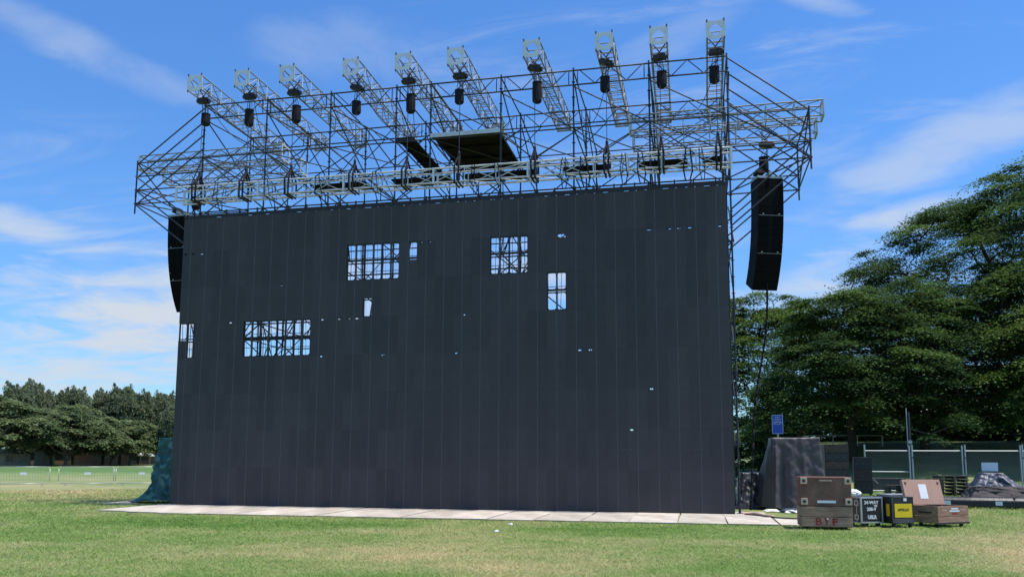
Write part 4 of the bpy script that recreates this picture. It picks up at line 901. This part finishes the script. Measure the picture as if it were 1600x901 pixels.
def rain_tree_meshes(H, R, zb, npads, nleaf, pad_r, leaf, seed, leafmat='leaf_rain', bark='bark', fork=.25, tip=.02, inner=.30, lop=(0, 0), limb_n=7, thick=.085):
    rng = np.random.default_rng(seed); ph = rng.random(6) * 6.28
    def Rth(th): return R * (1 + .12 * np.sin(2 * th + ph[0]) + .10 * np.sin(3 * th + ph[1]) + .07 * np.sin(7 * th + ph[2]))
    u = rng.random(npads); th = rng.random(npads) * 2 * math.pi; rr = np.sqrt(u); rad = rr * Rth(th)
    lump = .09 * np.sin(rad * 1.1 + ph[3]) * np.sin(th * 4 + ph[4]) + .05 * rng.normal(size=npads)
    top = zb + (H - zb) * np.clip((1 - rr ** 2.1), 0, 1) ** .62 * (1 + lump)
    lay = rng.random(npads); z = np.where(lay < 1 - inner, top - np.abs(rng.normal(size=npads)) * .05 * H, zb + (top - zb) * (.1 + .75 * rng.random(npads)))
    z -= .06 * H * rr ** 4
    pads = np.stack([rad * np.cos(th) + lop[0] * z / H, rad * np.sin(th) + lop[1] * z / H, z], 1)
    zf = fork * H; trunk = [(0, 0, -.3), (.05 * R * rng.normal() * .3, 0, zf * .5), (.04 * R * rng.normal(), .04 * R * rng.normal(), zf)]
    limbs = []
    for k in range(limb_n):
        a = 2 * math.pi * (k + .6 * rng.random()) / limb_n; rl = R * (.45 + .3 * rng.random()); zt = zf + (H - zf) * (.35 + .4 * rng.random()); pts = []
        for q in range(1, 6):
            f = q / 5; pts.append((rl * f ** .85 * math.cos(a + .3 * f * (rng.random() - .5)) + .15 * rng.normal(), rl * f ** .85 * math.sin(a + .3 * f * (rng.random() - .5)) + .15 * rng.normal(), zf + (zt - zf) * f ** 1.15 + .12 * rng.normal()))
        limbs.append(pts)
    A, B, ra, rb = skeleton(pads, trunk, limbs, rng, tip); ra = ra.copy(); ra[0] *= 1.5
    wood = wood_mesh('trunk', A, B, ra, rb, bark)
    pr = pad_r * (.55 + .8 * rng.random(npads)); idx = np.repeat(np.arange(npads), nleaf); n = len(idx)
    q = rng.normal(size=(n, 2)) * .5; q = np.clip(q, -1.25, 1.25); el = .75 + .5 * rng.random(npads); ang = rng.random(npads) * 6.28
    qx = q[:, 0] * el[idx]; qy = q[:, 1] / el[idx]; c, s = np.cos(ang[idx]), np.sin(ang[idx]); X_ = (qx * c - qy * s) * pr[idx]; Y_ = (qx * s + qy * c) * pr[idx]
    rho2 = (X_ ** 2 + Y_ ** 2) / pr[idx] ** 2; tilt = .18 * (X_ * np.cos(th[idx]) + Y_ * np.sin(th[idx])) * rr[idx]
    Z_ = rng.normal(size=n) * thick * pr[idx] - .20 * rho2 * pr[idx] - 1.3 * tilt
    P = pads[idx] + np.stack([X_, Y_, Z_], 1); Nn = np.array([0, 0, 1.0]) + rng.normal(size=(n, 3)) * .26; Nn[:, :2] += .25 * np.stack([X_, Y_], 1) / pr[idx][:, None]
    size = leaf * (.7 + .6 * rng.random(n)); padt = np.clip(.40 + .30 * rng.normal(size=npads), 0, 1); tint = np.clip(padt[idx] + .08 * rng.normal(size=n), 0, 1)
    crown = quads_mesh('crown', leaf_quads(P, Nn, size, .95, rng), tint, leafmat); return wood, crown
def ironwood_meshes(H, R, npl, nleaf, leaf, seed):
    rng = np.random.default_rng(seed); z = H * (.22 + .78 * rng.random(npl) ** .8); f = z / H
    rmax = R * np.clip(1.15 - f, .10, 1) ** .55 * (0.9 + .2 * np.sin(9 * f)); rad = rmax * np.sqrt(rng.random(npl)); th = rng.random(npl) * 6.28
    pads = np.stack([rad * np.cos(th), rad * np.sin(th), z + .4 * rng.normal(size=npl)], 1)
    trunk = [(0, 0, -.3), (.1, 0, H * .3), (0.1, .1, H * .5), (.0, .1, H * .7), (0, 0, H * .9)]
    A, B, ra, rb = skeleton(pads, trunk, [], rng, .03, 2.0); wood = wood_mesh('trunk', A, B, ra, rb, 'bark')
    idx = np.repeat(np.arange(npl), nleaf); n = len(idx); hp = (.6 + .9 * rng.random(npl)); lean = np.stack([np.cos(th), np.sin(th)], 1) * .22
    v = rng.random(n); w_ = (.75 * (1 - v) + .12)[:, None]; P = pads[idx].copy(); P[:, :2] += rng.normal(size=(n, 2)) * w_ * .75 + lean[idx] * (v * hp[idx])[:, None]; P[:, 2] += (v - .35) * hp[idx] * 1.6
    Nn = rng.normal(size=(n, 3)); Nn[:, 2] = Nn[:, 2] * .5 + .35; D = np.tile(np.array([0, 0, 1.0]), (n, 1)); size = leaf * (.6 + .8 * rng.random(n))
    tint = np.clip(.45 + .2 * rng.normal(size=npl)[idx] + .15 * rng.normal(size=n), 0, 1); return wood, quads_mesh('crown', leaf_quads(P, Nn, size, 1.1, rng, D), tint, 'leaf_needle')
def plant(name, meshes, loc, label, rz=0.0, sc=(1, 1, 1), group=None):
    t = thing(name, label, 'tree', loc, rz, group); t.scale = sc; inst('trunk', meshes[0], t); inst('crown', meshes[1], t); return t
def trees():
    G = 'rain trees on the right bank'
    m = rain_tree_meshes(9.9, 6.1, 2.2, 400, 330, 1.05, .085, 21, inner=.38, fork=.27)
    plant('rain_tree', m, (26.28, 30.33, bank_z(26.28, 30.33) - .2), 'dense dark green tree right of the screen behind the blue sign', 0.4, (1.06, 1.06, 1.06), group=G)
    m = rain_tree_meshes(10.2, 6.2, 2.7, 380, 330, 1.1, .085, 22, inner=.34, fork=.30)
    plant('rain_tree', m, (30.99, 32.77, bank_z(30.99, 32.77) - .2), 'spreading green tree whose dark trunk rises behind the steel fence pole', 1.4, (1.06, 1.06, 1.06), group=G)
    m = rain_tree_meshes(11.6, 8.0, 3.0, 480, 380, 1.25, .09, 23, leafmat='leaf_rain_pale', inner=.30, fork=.25)
    plant('rain_tree', m, (40.28, 33.19, bank_z(40.28, 33.19) - .5), 'bright topped spreading tree at the right edge in front of the tallest tree', 2.2, (1.13, 1.13, 1.13), group=G)
    m = rain_tree_meshes(18.2, 14.2, 8.0, 620, 400, 1.5, .10, 24, inner=.10, fork=.33, tip=.024, limb_n=9)
    plant('rain_tree', m, (44.12, 45.05, bank_z(44.12, 45.05) - .5), 'tallest umbrella shaped tree at the right with bare limbs showing against the sky', 0.9, (1.13, 1.13, 1.13), group=G)
    m = rain_tree_meshes(13.0, 8.5, 1.8, 420, 240, 1.35, .13, 25, leafmat='leaf_rain_pale', inner=.3)
    plant('rain_tree', m, (23.10, 55.22, bank_z(23.10, 55.22) - .5), 'lighter green tree just right of the screen behind the speaker cable', 0.1, (1.13, 1.13, 1.13), group=G)
    far = rain_tree_meshes(10, 7, 2.0, 150, 150, 1.5, .28, 26, inner=.4)
    for (x, y, rz, lb) in ((35, 60, .3, 'dark background tree seen under the middle right crowns'), (49, 62, 1.3, 'dark background tree low behind the far right fence'), (60, 52, 2.2, 'dark background tree beyond the right edge of the bank')):
        plant('rain_tree', far, (x, y, bank_z(x, y) - .3), lb, rz, (1, 1, .8), G)
    hedge = rain_tree_meshes(3.6, 3.2, .3, 90, 160, .9, .16, 27, inner=.45, fork=.1)
    for k, (x, y) in enumerate(((21.5, 38), (23.4, 45), (30.5, 52), (37.5, 51), (44, 50), (50.5, 48), (56, 45))):
        plant('bush', hedge, (x, y, bank_z(x, y) - .2), ('dense bush low beside the screen scaffold', 'dense bush behind the tall black rack', 'first bush on the bank crest right of the dark trunk', 'second bush on the bank crest', 'third bush on the bank crest', 'fourth bush on the bank crest', 'last bush on the bank crest at the right edge')[k], k * 1.1, (1, 1, 1.0 if k < 2 else .85), 'bushes under the right trees')['category'] = 'bush'
    G = 'trees across the lawn on the left'
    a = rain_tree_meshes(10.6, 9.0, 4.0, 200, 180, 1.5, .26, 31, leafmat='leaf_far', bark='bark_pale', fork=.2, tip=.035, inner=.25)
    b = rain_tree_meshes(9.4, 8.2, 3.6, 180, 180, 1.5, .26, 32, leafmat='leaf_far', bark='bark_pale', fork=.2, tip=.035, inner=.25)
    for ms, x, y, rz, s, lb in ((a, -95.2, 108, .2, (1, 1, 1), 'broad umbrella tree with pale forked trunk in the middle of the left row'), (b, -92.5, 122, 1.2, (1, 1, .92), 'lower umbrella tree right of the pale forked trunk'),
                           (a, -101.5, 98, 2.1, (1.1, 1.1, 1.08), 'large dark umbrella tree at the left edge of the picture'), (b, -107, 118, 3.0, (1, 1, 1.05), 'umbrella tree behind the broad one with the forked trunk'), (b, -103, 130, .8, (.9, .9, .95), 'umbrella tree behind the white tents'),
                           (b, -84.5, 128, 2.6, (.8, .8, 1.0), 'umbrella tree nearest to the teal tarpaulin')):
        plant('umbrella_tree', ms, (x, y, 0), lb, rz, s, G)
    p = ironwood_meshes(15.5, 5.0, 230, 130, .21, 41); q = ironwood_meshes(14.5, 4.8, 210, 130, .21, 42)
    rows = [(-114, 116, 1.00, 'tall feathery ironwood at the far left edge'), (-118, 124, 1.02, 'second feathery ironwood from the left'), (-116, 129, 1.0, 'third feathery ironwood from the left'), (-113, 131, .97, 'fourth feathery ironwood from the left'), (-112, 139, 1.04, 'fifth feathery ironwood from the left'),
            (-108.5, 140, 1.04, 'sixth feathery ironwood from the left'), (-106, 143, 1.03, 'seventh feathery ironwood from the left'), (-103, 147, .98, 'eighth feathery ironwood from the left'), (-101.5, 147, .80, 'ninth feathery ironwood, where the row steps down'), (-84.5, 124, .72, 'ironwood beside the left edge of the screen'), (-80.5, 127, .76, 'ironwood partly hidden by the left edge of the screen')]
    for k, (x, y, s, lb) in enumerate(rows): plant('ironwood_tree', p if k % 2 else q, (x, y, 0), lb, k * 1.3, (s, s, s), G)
trees()

# ------------------------------------------------------------------ far buildings on the left, structures on the right
def low_building(name, loc, rz, w_, d, h, wall, roof, label, nwin):
    t = thing(name, label, 'building', loc, rz)
    MB().box(0, w_, 0, d, 0, h).build('wall', wall, t)
    r = MB().hexa([(-.8, -.8, h + .002), (w_ + .8, -.8, h + .002), (w_ + .8, d + .8, h + .002), (-.8, d + .8, h + .002), (.6, d * .4, h + .9), (w_ - .6, d * .4, h + .9), (w_ - .6, d * .6, h + .9), (.6, d * .6, h + .9)]); r.build('roof', roof, t)
    for k in range(nwin):
        x = w_ * (k + .5) / nwin; f = MB().box(x - w_ * .25 / nwin, x + w_ * .25 / nwin, -.06, -.002, h * .30, h * .85).build('window', 'glass_dark', t)
def left_buildings():
    low_building('park_building', (-128, 129, 0), .65, 30, 8, 2.9, 'brick_wall', 'roof_grey', 'long low reddish building behind the left trees', 4)
    low_building('park_shelter', (-116, 109, 0), .7, 9, 6, 2.2, 'concrete', 'roof_grey', 'grey roofed low shelter at the left edge under the trees', 4)
    o = MB().box(0, 2.2, 0, 3, 0, 5.0).box(.3, 1.9, .3, 2.7, 5.0, 5.6).build('pump_tower', 'concrete', loc=(-114.5, 122, 0)); tag(o, 'small beige tower block between the trunks of the left trees', 'tower')
    for k, (x, y, lb) in enumerate(((-97, 133, 'white peaked tent among the trunks, left of the pair'), (-88.5, 130, 'white peaked tent nearest to the screen'))):
        t = thing('canopy_tent', lb, 'tent', (x, y, 0), .2, 'white canopy tents on the left')
        MB().add([(-1.9, -1.9, 2.1), (1.9, -1.9, 2.1), (1.9, 1.9, 2.1), (-1.9, 1.9, 2.1), (0, 0, 3.1), (-1.9, -1.9, 1.85), (1.9, -1.9, 1.85), (1.9, 1.9, 1.85), (-1.9, 1.9, 1.85)], [(0, 1, 4), (1, 2, 4), (2, 3, 4), (3, 0, 4), (5, 6, 1, 0), (6, 7, 2, 1), (7, 8, 3, 2), (8, 5, 0, 3)]).build('canopy', 'tent_white', t)
        for a in (-1.85, 1.85):
            for c in (-1.85, 1.85): tube('leg', (a, c, 0), (a, c, 2.0), .04, 'galv', t)
    t = thing('hotel_block', 'white hotel block far behind the left trees', 'building', (-226, 305, 0), .25); MB().box(0, 22, 0, 12, 0, 20.0).build('wall', 'hotel_white', t); MB().box(2, 9, 2, 9, 20.002, 22).build('roof_house', 'hotel_white', t)
    for k in range(6):
        f = MB().box(.4, 21.6, -.8, -.01, 2.6 + k * 2.9, 3.4 + k * 2.9).build('balcony', 'hotel_white', t)
        for q in range(6): MB().box(1 + q * 3.5, 3.4 + q * 3.5, -.06, -.005, 3.42 + k * 2.9, 5.0 + k * 2.9).build('window', 'glass_dark', t)
    t = thing('stage_building', 'pale building with a sloping roof half hidden by the right trees', 'building', (33.0, 66, 2.9), .1); MB().box(0, 16, 0, 6, 0, 3.4).build('wall', 'concrete', t); MB().hexa([(-.6, -.9, 3.402), (16.6, -.9, 3.402), (16.6, 6.6, 3.402), (-.6, 6.6, 3.402), (-.6, 2.6, 4.9), (16.6, 2.6, 4.9), (16.6, 3.0, 4.9), (-.6, 3.0, 4.9)]).build('roof', 'hotel_white', t)
    for k in range(5): MB().box(1 + k * 3, 2.6 + k * 3, -.05, -.003, .9, 2.6).build('window', 'glass_dark', t)
    t = thing('hand_rail', 'pale handrail along the top of the grass bank', 'railing', (24.5, 36.5, bank_z(24.5, 36.5)), .05)
    for k in range(4): tube('post', (k * 1.6, 0, -.2), (k * 1.6, 0, .95), .035, 'galv', t)
    tube('rail', (0, 0, .95), (4.8, 0, .95), .04, 'galv', t)
left_buildings()

def litter():
    for k, (x, y) in enumerate(((12.62, -5.15), (12.75, -7.1))):
        o = MB().hexa([(-.05, -.03, 0), (.04, -.05, 0), (.06, .03, 0), (-.03, .05, 0), (-.03, -.02, .03), (.02, -.03, .04), (.04, .02, .035), (-.02, .03, .03)]).build('paper_scrap', 'paper', loc=(x, y, .02), rz=k * .7)
        tag(o, ('scrap of white paper on the grass just before the plywood', 'scrap of white paper on the grass farther from the plywood')[k], 'paper scrap', 'paper scraps on the lawn')
litter()
